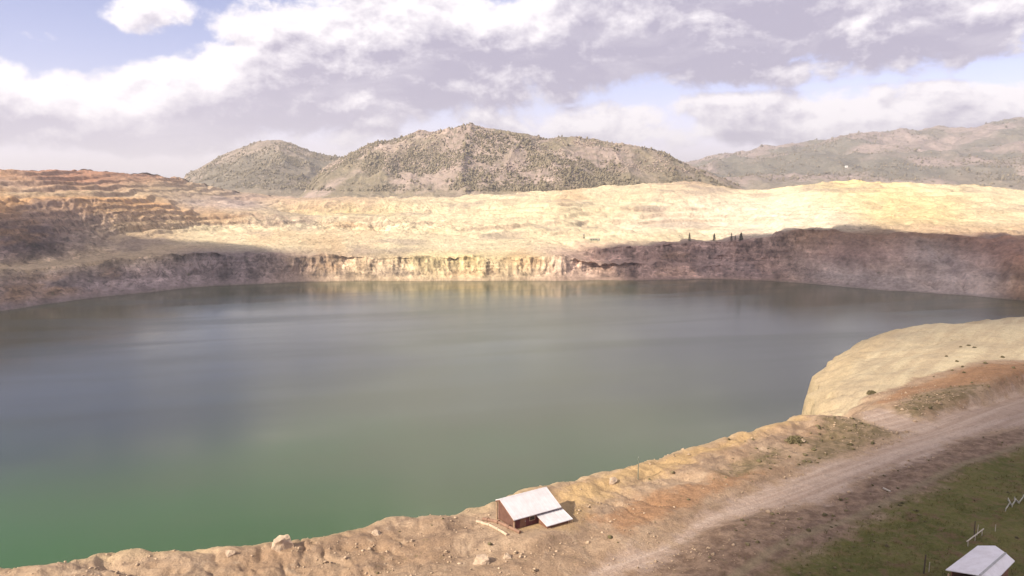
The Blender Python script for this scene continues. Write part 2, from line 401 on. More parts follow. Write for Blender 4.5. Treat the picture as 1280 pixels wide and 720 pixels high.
# scrub and small conifers covering the hills: uncountable
def clumps(spots, sizes, name, mat, label, seed, tall=1.0, sides=5):
    rg = np.random.default_rng(seed)
    n = len(spots)
    ang = np.arange(sides) * 2 * math.pi / sides
    lay = [(0.55, .0), (1.0, .35), (.62, .75)]
    V = []
    for (r, h) in lay:
        jit = rg.uniform(.65, 1.25, (n, sides)); ph = rg.uniform(0, 6.3, (n, 1))
        x = np.cos(ang[None] + ph) * r * jit; y = np.sin(ang[None] + ph) * r * jit
        V.append(np.stack([x, y, np.full_like(x, h) * rg.uniform(.85, 1.15, (n, sides))], -1))
    top = np.zeros((n, 1, 3)); top[:, 0, 2] = 1.15; top[:, 0, :2] = rg.uniform(-.25, .25, (n, 2))
    V = np.concatenate(V + [top], 1)
    hs = rg.uniform(.7, 1.3, n) * tall
    V = V * sizes[:, None, None]; V[..., 2] *= hs[:, None]
    V = V + spots[:, None, :]; V[..., 2] -= .12 * sizes[:, None]
    m = V.shape[1]
    fs = []
    for l in range(2):
        for i in range(sides):
            j = (i + 1) % sides
            fs += [(l * sides + i, l * sides + j, (l + 1) * sides + j), (l * sides + i, (l + 1) * sides + j, (l + 1) * sides + i)]
    for i in range(sides): fs.append((2 * sides + i, 2 * sides + (i + 1) % sides, 3 * sides))
    fs = np.array(fs)
    Fc = (fs[None] + (np.arange(n) * m)[:, None, None]).reshape(-1, 3)
    hue = np.repeat(rg.uniform(0, 1, n), m)
    o = raw_mesh(name, V.reshape(-1, 3), Fc, mat, None, False, {'hue': hue})
    return tag(o, label, kind='stuff')
scrubm, t, b = material('scrub_leaves')
h = t.attr('hue')
c = t.mix(h, (.15, .125, .08), (.235, .192, .13))
t.put(b.inputs['Base Color'], c)
def pick_hill(P, n, seed, cl):
    rg = np.random.default_rng(seed)
    nr, nc = P.shape[:2]; nr = nr // 2 + 1
    out = []
    while len(out) < n:
        m = n * 4
        r = rg.uniform(0, nr - 1.01, m); c = rg.uniform(0, nc - 1.01, m)
        i = r.astype(int); j = c.astype(int)
        q = P[i, j] + (P[i + 1, j] - P[i, j]) * (r - i)[:, None] + (P[i, j + 1] - P[i, j]) * (c - j)[:, None]
        dens = fbm(q[:, 0] / cl, q[:, 1] / cl, seed, 5)
        ok = (dens + .5 * fbm(q[:, 0] / cl * 3, q[:, 1] / cl * 3, seed + 40, 4) > rg.uniform(-.12, .42, m)) & (q[:, 2] > 92)
        out += list(q[ok])
    return np.array(out[:n])
S1 = pick_hill(H1, 14000, 5, 90); S2 = pick_hill(H2, 6500, 6, 110); S3 = pick_hill(H3, 9000, 8, 230)
sp = np.concatenate([S1, S2, S3])
sz = np.concatenate([np.exp(rng.normal(.62, .42, len(S1))), np.exp(rng.normal(.6, .4, len(S2))), np.exp(rng.normal(1.15, .4, len(S3)))])
clumps(sp, sz, 'hillside_scrub', scrubm, 'dark scrub and small conifers scattered over the hills', 3, 1.5)
# pale boulders on the craggy hill
rockm = simple('granite', (.36, .28, .23), .95, .25, .3)
S4 = pick_hill(H1, 3800, 15, 70); S4 = S4[S4[:, 2] > 140]
clumps(S4, rng.uniform(1.5, 4.2, len(S4)), 'hillside_rocks', rockm, 'pale granite outcrops and boulders over the craggy hill', 4, .9)

# ================================================================ WATER
water, t, b = material('lake_water')
p = t.pos()
n = t.noise(t.scale(p, (.006, .0035, 1), loc=(3, 1, 0)), 1, 4, .5)
deep = t.mix(t.ss(n, .35, .7), (.053, .062, .022), (.066, .073, .032))
sy = t.node('ShaderNodeSeparateXYZ'); t.put(sy.inputs[0], p)
plume = t.ss(t.m('ADD', sy.outputs[1], t.m('ADD', t.m('MULTIPLY', t.noise(p, .006, 4, .55), 320), t.m('MULTIPLY', sy.outputs[0], .1))), 580, 270)   # green mineral plume along the near shore
deep = t.mix(plume, deep, (.030, .088, .012))
t.put(b.inputs['Base Color'], deep)
b.inputs['IOR'].default_value = 1.5; b.inputs['Specular IOR Level'].default_value = .5
streak = t.noise(t.along(p, R(14), (.003, .022, 1)), 1, 5, .55, .5)
t.put(b.inputs['Roughness'], t.ss(streak, .35, .7, .15, .25))
w1 = t.noise(t.along(p, R(-20), (.5, .9, 1)), 1, 4, .6); 
t.put(b.inputs['Normal'], t.bump(w1, .10, .12))
V = [(-1400, -200, 0), (1500, -200, 0), (1500, 1250, 0), (-1400, 1250, 0)]
tag(raw_mesh('water', V, [(0, 1, 2, 3)], water), 'still green grey pit lake', kind='structure')

# ================================================================ NEAR BANK
SIL = [(-330, 770), (-180, 742), (-60, 716), (0, 714), (80, 712), (150, 700), (230, 695), (300, 687), (340, 683), (400, 679), (440, 665), (465, 658), (500, 650), (560, 648), (600, 645), (640, 634), (690, 613), (730, 604),
       (770, 593), (800, 582), (850, 570), (900, 555), (960, 538), (990, 521), (1012, 511), (1017, 492), (1040, 463), (1075, 432), (1110, 412), (1150, 404), (1220, 398), (1280, 393), (1500, 372), (1800, 352)]
ZB = 75.0
rim = np.array([at_z(a, b_, ZB - (2.0 if a < 1000 else 1.0))[:2] for a, b_ in SIL])
def seg_dist(X, Y, poly, closed=False):
    best = np.full(X.shape, 1e9); side = np.zeros(X.shape); n = len(poly)
    for i in range(n if closed else n - 1):
        a = poly[i]; b_ = poly[(i + 1) % n]; d = b_ - a; L2 = (d ** 2).sum()
        tt_ = np.clip(((X - a[0]) * d[0] + (Y - a[1]) * d[1]) / L2, 0, 1)
        ex = X - a[0] - d[0] * tt_; ey = Y - a[1] - d[1] * tt_
        dd = np.hypot(ex, ey); cr = d[0] * (Y - a[1]) - d[1] * (X - a[0])
        m = dd < best - 1e-9; best = np.where(m, dd, best); side = np.where(m, cr, side)
    return best, side
def inside(X, Y, poly):
    c = np.zeros(X.shape, bool); n = len(poly)
    for i in range(n):
        x1, y1 = poly[i]; x2, y2 = poly[(i + 1) % n]
        if y1 == y2: continue
        m = ((y1 > Y) != (y2 > Y)) & (X < (x2 - x1) * (Y - y1) / (y2 - y1) + x1)
        c ^= m
    return c
def sdf(X, Y, pix):
    poly = np.array([at_z(a, b_, ZB)[:2] for a, b_ in pix])
    d, _ = seg_dist(X, Y, poly, True)
    return np.where(inside(X, Y, poly), d, -d)
land_poly = np.vstack([rim, [[900, -200], [-400, -200]]])
def rim_dist(X, Y):
    d, _ = seg_dist(X, Y, rim)
    return np.where(inside(X, Y, land_poly), d, -d)
ROADL = [(660, 760), (760, 700), (830, 672), (900, 626), (989, 593), (1078, 566), (1130, 545), (1146, 528), (1180, 514), (1220, 506), (1290, 486), (1420, 455), (1440, 490), (1320, 522), (1280, 531), (1240, 537), (1197, 546), (1167, 568), (1090, 592), (1028, 625), (960, 636), (900, 650), (830, 690), (760, 725), (720, 780)]
SPUR = [(1075, 512), (1100, 508), (1150, 524), (1180, 520), (1150, 540), (1110, 535), (1080, 524)]
def bank_h(X, Y):
    d = rim_dist(X, Y)
    dn = d + fbm(X / 16, Y / 16, 300, 4) * 3.2 * np.clip(1 - d / 40, 0, 1) * sstep(-40, 6, d) - 0.2
    # wide rounded flank of the pale mound at the right, sharper eroded rim elsewhere
    kn = sstep(52, 66, X) * sstep(140, 156, Y)
    rw = 3.5 + 15 * kn; dn = dn + 11 * kn * sstep(158, 228, Y) + kn * (fbm(X / 7, Y / 7, 305, 4) * 2.0 - np.clip(ridged(X / 12 + Y / 30, Y / 25, 306, 4) - .5, 0, 1) * 5 * (1 - sstep(0, 30, d)))
    drop = np.where(dn < rw, (rw - dn) ** 2 / (2 * rw) * (.75 + .0 * kn), 0)
    drop = np.where(dn < 0, rw * .375 - dn * (.85 + 5 * sstep(40, 52, X) * sstep(138, 150, Y)), drop)
    z = ZB - drop
    out = sstep(0, 12, -dn)
    # eroded gullies below and around the rim
    al = (X * .72 + Y * .69)
    z = z - ridged(al / 11, dn / 50, 310, 4) * 5.5 * out
    nr = sstep(-3, 1, dn) * (1 - sstep(5, 30, dn)) * (1 - kn)
    irr = sstep(-.25, .35, fbm(X / 24, Y / 24, 319, 3))
    z = z - nr * irr * np.clip(ridged(al / 6.5 + 1.1 * fbm(X / 11, Y / 11, 320, 4), dn / 14, 322, 5) - .45, 0, 1) * 2.4
    z = z + nr * fbm(X / 5, Y / 5, 327, 4) * .75
    z = z + kn * (3.2 * sstep(2, 34, d) + fbm(X / 22, Y / 22, 331, 4) * 1.2 - ridged(al / 20 + .4 * fbm(X / 20, Y / 20, 332, 3), (X * .69 - Y * .72) / 60, 333, 5) * 2.4 * (1 - sstep(5, 45, d)))
    # gentle long windrows left by the grader, parallel to the rim
    z = z + fbm(d / 4.0, al / 60, 340, 4) * .42 * sstep(2, 10, d) * (1 - kn)
    z = z + fbm(X / 30, Y / 30, 345, 4) * .9 + fbm(X / 2.3, Y / 2.3, 350, 4) * .17 + fbm(X / .9, Y / .9, 352, 3) * .09 * (1 - .5 * kn) - np.clip(ridged(X / 3.4 + .5 * fbm(X / 5, Y / 5, 354, 3), Y / 3.4, 353, 4) - .5, 0, 1) * .5 * sstep(28, 4, dn) * (1 - kn)
    # lumpy foot at the lower left
    ll = sstep(8, -20, X) * sstep(0, 6, d)
    z = z + ll * (fbm(X / 6, Y / 6, 360, 5) * .6 + ridged(X / 9 + .5 * fbm(X / 6, Y / 6, 362, 3), Y / 5, 361, 4) * .6 - .3)
    # road bed is flat and a little cut in
    rd = np.maximum(sdf(X, Y, ROADL), sdf(X, Y, SPUR))
    k = sstep(-2.5, .8, rd)
    z = z * (1 - k) + (ZB - .25 + fbm(X / 45, Y / 45, 346, 3) * .5 + fbm(X / 1.6, Y / 1.6, 348, 3) * .04) * k
    # pad for the pump house
    hp = np.hypot(X - 3.2, Y - 98.6)
    k = 1 - sstep(4.5, 8.5, hp)
    z = z * (1 - k) + 75.5 * k
    # berm of soft yellow sand in front of it
    bx = (X - 3.4) * .84 + (Y - 92.6) * .54; by = -(X - 3.4) * .54 + (Y - 92.6) * .84
    z = z + 1.0 * np.exp(-(bx / 4.2) ** 2 - (by / 1.3) ** 2)
    return z
nr_, nc_ = 520, 980
ys = 52 * (400 / 52) ** (np.linspace(0, 1, nr_))
aa = np.linspace(-1.05, 1.0, nc_)
Yg = np.repeat(ys[:, None], nc_, 1); Xg = Yg * aa[None]
Zg = bank_h(Xg, Yg)
Zg = np.maximum(Zg, -12)
# zones as signed distances; the shader breaks up their edges with noise
zone = {}
zone['road'] = np.maximum(sdf(Xg, Yg, ROADL), sdf(Xg, Yg, SPUR))
zone['grass'] = sdf(Xg, Yg, [(930, 730), (1000, 693), (1060, 662), (1140, 618), (1200, 585), (1290, 553), (1420, 510), (1900, 430), (1900, 1200), (700, 1200)])
zone['gravel'] = sdf(Xg, Yg, [(700, 790), (780, 716), (900, 652), (1028, 627), (1090, 594), (1197, 548), (1290, 530), (1440, 492), (1440, 520), (1290, 556), (1140, 622), (1000, 695), (900, 740), (840, 800)])
zone['olive'] = np.maximum(sdf(Xg, Yg, [(1112, 512), (1150, 497), (1215, 492), (1238, 497), (1200, 511), (1145, 523), (1120, 521)]), np.maximum(sdf(Xg, Yg, [(1005, 560), (1030, 525), (1070, 520), (1135, 540), (1090, 556), (1030, 578), (1000, 585)]), sdf(Xg, Yg, [(905, 585), (960, 560), (990, 565), (960, 590), (900, 605)])))
zone['rust'] = np.maximum(sdf(Xg, Yg, [(1085, 499), (1130, 484), (1280, 470), (1420, 455), (1400, 470), (1285, 488), (1225, 498), (1150, 495), (1112, 509)]), sdf(Xg, Yg, [(735, 652), (790, 622), (860, 606), (930, 590), (960, 595), (900, 620), (840, 650), (780, 668)]))
zone['mound'] = sdf(Xg, Yg, [(1000, 515), (1020, 506), (1090, 488), (1140, 480), (1290, 466), (1500, 440), (1800, 300), (1200, 350), (1000, 430), (960, 500)])
zone['sand'] = np.maximum(sdf(Xg, Yg, [(640, 668), (640, 655), (705, 610), (800, 575), (900, 550), (1015, 505), (1010, 520), (900, 572), (800, 605), (735, 640), (715, 672)]), 0 * Xg - 1e3)
zone['trail'] = 1.0 - np.minimum(seg_dist(Xg, Yg, np.array([at_z(a, b_, ZB)[:2] for a, b_ in [(900, 730), (960, 692), (1020, 664), (1080, 640), (1140, 612), (1200, 582), (1290, 548)]]))[0], 6)
zone['rimd'] = rim_dist(Xg, Yg)

bankm, t, b = material('bank_earth')
p = t.pos()
wob = t.m('MULTIPLY', t.m('SUBTRACT', t.noise(p, .22, 6, .65), .5), 9.0)
wob2 = t.m('MULTIPLY', t.m('SUBTRACT', t.noise(p, 1.1, 5, .65), .5), 3.0)
def zn(name, w, a_, b_): return t.ss(t.m('ADD', t.attr(name), w), a_, b_)
both = t.m('ADD', wob, wob2)
nA = t.noise(p, .09, 7, .62); nB = t.noise(p, .6, 7, .68); nC = t.noise(p, 3.5, 5, .7)
win = t.noise(t.along(p, R(35), (.05, .5, .3)), 1, 6, .6, .3)
c = t.mix(t.ss(nA, .36, .62), (.28, .185, .118), (.36, .255, .172))
c = t.mix(t.ss(win, .5, .68, 0, .7), c, (.215, .145, .10))
c = t.mix(t.ss(nB, .55, .70, 0, .5), c, (.36, .275, .195))
c = t.mix(t.m('MULTIPLY', zn('sand', both, -1, 3), .75), c, (.44, .295, .14))
c = t.mix(t.m('MULTIPLY', zn('rust', both, -1, 2.5), .75), c, (.29, .155, .08))
c = t.mix(t.m('MULTIPLY', zn('mound', wob, -1, 2), .92), c, t.mix(t.ss(nB, .5, .68, 0, .7), t.mix(t.ss(t.noise(t.along(p, R(48), (.02, .22, .2)), 1, 6, .65, .4), .38, .62), (.56, .465, .305), (.46, .365, .24)), (.36, .27, .165)))
c = t.mix(t.m('MULTIPLY', zn('olive', both, -1, 2), .85), c, t.mix(t.ss(nB, .4, .6), (.15, .115, .06), (.23, .165, .10)))
# eroded pale rim crest
c = t.mix(t.m('MULTIPLY', t.ss(t.m('ADD', t.attr('rimd'), wob2), 4.5, .5), .5), c, (.48, .36, .21))
grav = t.mix(t.ss(nB, .38, .62), (.175, .112, .078), (.265, .18, .125))
c = t.mix(t.m('MULTIPLY', zn('gravel', wob2, -.6, 1.0), .9), c, grav)
# dry scrubby speckle away from the road
c = t.mix(t.m('MULTIPLY', t.ss(t.noise(p, 1.4, 4, .6), .62, .68), t.ss(t.attr('rimd'), 3, 12, 0, .5)), c, (.15, .12, .06))
gr = t.mix(t.ss(nA, .38, .62), (.105, .104, .027), (.148, .134, .042))
gr = t.mix(t.ss(nB, .47, .64, 0, .75), gr, (.165, .112, .055))
gr = t.mix(t.ss(t.noise(p, .3, 5, .7), .54, .66, 0, .55), gr, (.13, .075, .045))
gr = t.mix(t.ss(t.noise(p, 2.2, 3, .6), .64, .70, 0, .5), gr, (.22, .19, .10))
c = t.mix(zn('grass', both, -1.6, 2.2), c, gr)
c = t.mix(t.ss(t.m('ADD', t.attr('trail'), t.m('MULTIPLY', wob2, .35)), .0, .8, 0, .65), c, (.27, .21, .13))
tracks = t.noise(t.along(p, R(34), (.03, .9, 1)), 1, 4, .55, .2)
road = t.mix(t.ss(tracks, .38, .66), (.38, .275, .212), (.465, .352, .28))
road = t.mix(t.ss(nB, .5, .75, 0, .4), road, (.28, .195, .145))
c = t.mix(zn('road', both, -1.4, 1.6), c, road)
c = vmul(t, c, t.m('ADD', t.lin(nC, .3, .7, -.2, .2), t.lin(nB, .3, .7, .75, 1.08)))
t.put(b.inputs['Base Color'], c)
t.put(b.inputs['Normal'], t.bump(t.m('ADD', nB, t.m('MULTIPLY', nC, .35)), .9, .45))
tag(grid_mesh('ground', np.stack([Xg, Yg, Zg], -1), bankm, zone), 'near rim of bare tan earth with a dirt road and grass slope', kind='structure')
def ground_z(x, y): return float(bank_h(np.array([[x]], float), np.array([[y]], float))[0, 0])
def on_bank(px, py):
    z = ZB
    for _ in range(6):
        q = at_z(px, py, z); z = ground_z(q[0], q[1])
    return np.array([q[0], q[1], z])

# ---------------- ground cover on the bank
def zone_at(name, XY):                       # bilinear-free nearest lookup in the polar grid
    i = np.clip(np.round(np.log(XY[:, 1] / 52) / math.log(400 / 52) * (nr_ - 1)).astype(int), 0, nr_ - 1)
    j = np.clip(np.round((XY[:, 0] / XY[:, 1] + 1.05) / 2.05 * (nc_ - 1)).astype(int), 0, nc_ - 1)
    return (Zg if name == 'z' else zone[name])[i, j]
grassm, t, b = material('grass_blades')
h = t.attr('hue')
c = t.mix(h, (.10, .10, .028), (.20, .16, .07))
t.put(b.inputs['Base Color'], c)
m = 60000
XY = np.stack([rng.uniform(0, 190, m), rng.uniform(62, 240, m)], -1)
g = zone_at('grass', XY); cl = fbm(XY[:, 0] / 7, XY[:, 1] / 7, 400, 4)
ok = (g + rng.normal(0, 2.5, m) > 0) & (cl > -.25) & (np.abs(XY[:, 0] / XY[:, 1]) < .98) & (zone_at('trail', XY) < .5) & (XY[:, 1] < 160)
XY = XY[ok]; n = len(XY); nb = 5
base = np.repeat(np.concatenate([XY, zone_at('z', XY)[:, None]], 1), nb, 0); N = n * nb
hgt = rng.uniform(.16, .42, N); an = rng.uniform(0, 6.283, N); le = rng.uniform(.05, .3, N)
base[:, :2] += rng.normal(0, .12, (N, 2))
dx = np.cos(an); dy = np.sin(an); wd = .03
V = np.stack([base + np.stack([-dy * wd, dx * wd, -0.03 + 0 * dx], -1), base + np.stack([dy * wd, -dx * wd, -0.03 + 0 * dx], -1),
              base + np.stack([dx * le, dy * le, hgt], -1)], 1)
hue = np.repeat(np.clip(rng.beta(1.3, 2.4, N) + .0, 0, 1), 3)
o = raw_mesh('grass', V.reshape(-1, 3), np.arange(N * 3).reshape(-1, 3), grassm, None, False, {'hue': hue})
tag(o, 'olive green grass growing on the near slope beside the dirt road', kind='stuff')

sagem, t, b = material('sage_leaves')
c = t.mix(t.attr('hue'), (.105, .09, .045), (.19, .15, .085)); t.put(b.inputs['Base Color'], c)
m = 16000
XY = np.stack([rng.uniform(-20, 190, m), rng.uniform(80, 230, m)], -1)
dens = fbm(XY[:, 0] / 11, XY[:, 1] / 11, 410, 4)
ol = zone_at('olive', XY); gv = zone_at('gravel', XY); rd = zone_at('road', XY); rmd = zone_at('rimd', XY); mo = zone_at('mound', XY)
wgt = .03 + .45 * (ol > -1) + .10 * (gv > 0) * (dens > 0) + .12 * (dens > .15) * (mo < 0) + .12 * (zone_at('grass', XY) > 0) * (dens > .05)
ok = (rng.uniform(0, 1, m) < wgt) & (rd < -1) & (rmd > 3) & (mo < 1) & (np.hypot(XY[:, 0] - 3.5, XY[:, 1] - 98) > 8) & (XY[:, 1] < 190)
XY = XY[ok]
clumps(np.concatenate([XY, zone_at('z', XY)[:, None]], 1), np.clip(np.exp(rng.normal(-1.6, .45, len(XY))), .08, .5), 'sagebrush', sagem, 'low dry sagebrush dotted over the near bank', 12, .8, 6)
m = 24000
XY = np.stack([rng.uniform(-75, 120, m), rng.uniform(78, 170, m)], -1)
rmd = zone_at('rimd', XY); rd = zone_at('road', XY); cl = fbm(XY[:, 0] / 9, XY[:, 1] / 9, 420, 4)
ok = (rmd > -1) & (rmd < 60) & (cl + rng.normal(0, .15, m) > .12) & (rd < 1) & (np.hypot(XY[:, 0] - 3.5, XY[:, 1] - 98) > 6) & (zone_at('mound', XY) < 0) & (zone_at('grass', XY) < -3)
XY = XY[ok]
stonem = simple('rubble_stone', (.40, .29, .20), .95, .3, 1.0)
clumps(np.concatenate([XY, zone_at('z', XY)[:, None]], 1), np.exp(rng.normal(-2.25, .5, len(XY))), 'rubble', stonem, 'loose broken stones lying over the near bank', 13, .8, 6)

# ================================================================ PUMP HOUSE on the rim
def rect_frame(o, u, v):   # local helper: point from along-ridge u, across v (towards the lake positive), height z
    return lambda a, b_, z: (o[0] + u[0] * a + v[0] * b_, o[1] + u[1] * a + v[1] * b_, z)
whiteroof, t, b = material('white_sheet_roof')
tc = t.node('ShaderNodeTexCoord').outputs['Object']
n = t.noise(tc, .9, 6, .65)
c = t.mix(t.ss(n, .35, .7), (.52, .495, .51), (.45, .42, .43))
c = t.mix(t.ss(t.noise(tc, 2.6, 5, .6), .60, .75, 0, .45), c, (.50, .42, .38))
t.put(b.inputs['Base Color'], c); b.inputs['Roughness'].default_value = .55; b.inputs['Specular IOR Level'].default_value = .3
redwall = simple('dark_red_boards', (.105, .035, .033), .85, .25, 1.5)
brownwall = simple('brown_boards', (.17, .085, .055), .85, .25, 1.5)
gablewood = simple('brown_gable_boards', (.12, .062, .045), .9, .25, 2)
timber = simple('weathered_timber', (.33, .22, .14), .9, .25, 2)
darkglass = simple('dark_pane', (.02, .02, .022), .25, .1, 1, .5)
steel = simple('grey_steel', (.32, .31, .30), .5, .15, 2, .4)

ez, rz = 76.95, 78.55
rL = at_z(624.4, 623.8, rz); rR = at_z(683, 608.8, rz)
eR = at_z(705.6, 631.9, ez); eL = at_z(647.5, 648.8, ez)
u = (rR - rL)[:2]; LEN = np.linalg.norm(u); u = u / LEN
v = np.array([-u[1], u[0]])                       # towards the lake
half = abs(np.dot((eL - rL)[:2], v)); org = rL[:2]
HP = rect_frame(org, u, v)
gz = 75.5
house = empty('pump_house', (float(org[0]), float(org[1]), gz), 0, 'dark red pump house with a bright white gable roof standing on the lake rim', 'hut')
def hb(mb, name, mat, parent=None, **k):
    o = mb.build(name, mat, parent or house, **k)
    if parent is None: o.matrix_parent_inverse = house.matrix_world.inverted() if False else __import__('mathutils').Matrix.Translation((-float(org[0]), -float(org[1]), -gz))
    return o
def roof_slab(a0, a1, b0, z0, b1, z1, th):
    mb = MB(); mb.slab([HP(a0, b0, z0), HP(a1, b0, z0), HP(a1, b1, z1), HP(a0, b1, z1)], th); return mb
# front and lake-side slopes with standing seams
HBK = 1.0; SLO = (rz - ez) / half
for sgn, mat_ in ((-1, whiteroof), (1, whiteroof)):
    hx = half if sgn < 0 else HBK; zx = rz - SLO * hx
    mb = MB(); mb.slab([HP(0, 0, rz), HP(LEN, 0, rz), HP(LEN, sgn * hx, zx), HP(0, sgn * hx, zx)], .09)
    ro = hb(mb, 'roof', mat_)
    mb = MB(); nse = 12
    for i in range(nse + 1):
        a_ = .03 + (LEN - .06) * i / nse
        mb.slab([HP(a_ - .025, sgn * .05, rz + .012), HP(a_ + .025, sgn * .05, rz + .012), HP(a_ + .025, sgn * (hx - .003), zx + .04), HP(a_ - .025, sgn * (hx - .003), zx + .04)], .045)
    hb(mb, 'seam', whiteroof, ro)
mb = MB(); mb.prism([HP(-.03, -.16, rz - .05), HP(-.03, 0, rz + .05), HP(-.03, .16, rz - .05)], (u[0] * (LEN + .06), u[1] * (LEN + .06), 0)); hb(mb, 'ridge_cap', whiteroof)
wi = .28                                          # eave overhang
slope = (rz - ez) / half
# walls as one shell: long front, long back, gable ends
wt = .15; zw = ez + wi * slope - .12
mb = MB(); mb.prism([HP(wi, -half + wi, gz - .3), HP(LEN - wi, -half + wi, gz - .3), HP(LEN - wi, -half + wi, zw), HP(wi, -half + wi, zw)], (v[0] * wt, v[1] * wt, 0)); fw = hb(mb, 'front_wall', redwall)
mb = MB(); mb.prism([HP(wi, HBK - wi - wt, gz - .9), HP(LEN - wi, HBK - wi - wt, gz - .9), HP(LEN - wi, HBK - wi - wt, rz - SLO * (HBK - wi) - .12), HP(wi, HBK - wi - wt, rz - SLO * (HBK - wi) - .12)], (v[0] * wt, v[1] * wt, 0)); hb(mb, 'back_wall', redwall)
for a_ in (wi + .004, LEN - wi - wt - .004):
    b0 = half - wi - wt - .004
    zt = ez + (half - b0) * slope - .13
    mb = MB(); mb.prism([HP(a_, -b0, gz - .3), HP(a_, HBK - wi - wt - .004, gz - .9), HP(a_, HBK - wi - wt - .004, rz - SLO * (HBK - wi - wt) - .13), HP(a_, 0, rz - .13), HP(a_, -b0, zt)], (u[0] * wt, u[1] * wt, 0))
    hb(mb, 'gable_wall', redwall if a_ > 1 else gablewood)
# timber posts and braces at the open left gable, fascia boards
for b_ in (-half + .12, HBK - .12):
    mb = MB(); x, y, _ = HP(.14, b_, 0); mb.box((x, y, (gz - .3 + ez + (half - abs(b_)) * slope - .12) / 2), (.14, .14, ez + (half - abs(b_)) * slope - .12 - gz + .3), math.atan2(u[1], u[0])); hb(mb, 'post', timber)
for a_ in (-.025, LEN - .025):
    for sgn in (-1, 1):
        mb = MB(); mb.prism([HP(a_, 0, rz - .105), HP(a_, 0, rz - .28), HP(a_, sgn * (half if sgn < 0 else HBK), (ez if sgn < 0 else rz - SLO * HBK) - .28), HP(a_, sgn * (half if sgn < 0 else HBK), (ez if sgn < 0 else rz - SLO * HBK) - .105)], (u[0] * .05, u[1] * .05, 0)); hb(mb, 'barge_board', brownwall)
# door and a window in the front wall, each set proud
def wall_rect(name, mat_, a0, a1, z0, z1, b_, th, parent=None):
    mb = MB(); mb.prism([HP(a0, b_, z0), HP(a1, b_, z0), HP(a1, b_, z1), HP(a0, b_, z1)], (-v[0] * th, -v[1] * th, 0)); return hb(mb, name, mat_, parent)
fr = wall_rect('window', timber, 2.55, 3.45, gz + .6, gz + 1.25, -half + wi - .002, .05); wall_rect('pane', darkglass, 2.63, 3.37, gz + .68, gz + 1.17, -half + wi - .053, .01, fr)
dr = wall_rect('door', brownwall, 1.1, 2.0, gz + .02, gz + 1.45, -half + wi - .002, .05); wall_rect('handle', steel, 1.85, 1.92, gz + .7, gz + .85, -half + wi - .053, .04, dr)
# lean-to: lower sheet roof at the right of the front
lz0, lz1 = 76.62, 76.02
cT = at_z(665, 645, lz0); cR = at_z(716, 648.5, lz1); cB = at_z(689, 656.5, lz1)
def loc(pt): d = np.array(pt[:2]) - org; return float(d @ u), float(d @ v)
a0 = (loc(cT)[0] + loc(cB)[0]) / 2; a1 = loc(cR)[0]
b0 = -half + wi - .003; b1 = (loc(cR)[1] + loc(cB)[1]) / 2
mb = MB(); mb.slab([HP(a0, b0, lz0), HP(a1, b0, lz0), HP(a1, b1, lz1), HP(a0, b1, lz1)], .08); lr = hb(mb, 'lean_to_roof', whiteroof)
mb = MB()
for i in range(8):
    a_ = a0 + .03 + (a1 - a0 - .06) * i / 7
    mb.slab([HP(a_ - .022, b0 - .01, lz0 + .032), HP(a_ + .022, b0 - .01, lz0 + .032), HP(a_ + .022, b1 + .003, lz1 + .034), HP(a_ - .022, b1 + .003, lz1 + .034)], .04)
hb(mb, 'seam', whiteroof, lr)
bi = b1 + .3
mb = MB(); mb.prism([HP(a0 + .25, bi, gz - .4), HP(a1 - .25, bi, gz - .4), HP(a1 - .25, bi, lz1 + .01), HP(a0 + .25, bi, lz1 + .01)], (v[0] * .12, v[1] * .12, 0)); hb(mb, 'lean_to_wall', brownwall)
for a_ in (a0 + .253, a1 - .373):
    mb = MB(); mb.prism([HP(a_, bi + .123, gz - .4), HP(a_, b0 - .004, gz - .4), HP(a_, b0 - .004, lz0 - .09), HP(a_, bi + .123, lz1 + .0)], (u[0] * .12, u[1] * .12, 0)); hb(mb, 'lean_to_wall', brownwall)
for k in range(3):
    a_ = a1 - .06 - .28 * k
    x, y, _ = HP(a_, b1 + .06, 0); mb = MB(); mb.box((x, y, (gz - .5 + lz1 - .05) / 2), (.09, .09, lz1 - .09 - gz + .5), math.atan2(u[1], u[0])); hb(mb, 'post', timber)

# two pipes running down to the lake beside the house
pipem = simple('rusty_pipe', (.22, .13, .09), .8, .25, 1.5)
palepipe = simple('pale_pipe', (.42, .32, .23), .8, .2, 1.5)
for (p0, p1, r, mt, lab) in (((604, 650), (650, 667), .22, pipem, 'rusty brown pipe lying along the slope left of the pump house, the upper of two'),
                              ((596, 653), (634, 670), .18, palepipe, 'pale pipe lying beside the rusty pipe left of the pump house')):
    A_ = on_bank(*p0); B_ = on_bank(*p1); mb = MB()
    nseg = 7; pts = []
    for i in range(nseg + 1):
        q = A_ + (B_ - A_) * i / nseg; pts.append((q[0], q[1], ground_z(q[0], q[1]) + r * .8))
    root = empty('pipe', tuple(float(x) for x in A_), 0, lab, 'pipe', 'pipes beside the pump house')
    from mathutils import Matrix
    for i in range(nseg): mb.tube(pts[i], pts[i + 1], r, None, 10)
    o = mb.build('pipe_body', mt, root, smooth=False); o.matrix_parent_inverse = Matrix.Translation((-A_[0], -A_[1], -A_[2]))
    for i in (1, 3, 5):
        d = (np.array(pts[i + 1]) - np.array(pts[i])); d /= np.linalg.norm(d); mb = MB(); mb.tube(tuple(np.array(pts[i]) - d * .06), tuple(np.array(pts[i]) + d * .06), r * 1.45, None, 10)
        o = mb.build('flange', mt, root); o.matrix_parent_inverse = Matrix.Translation((-A_[0], -A_[1], -A_[2]))

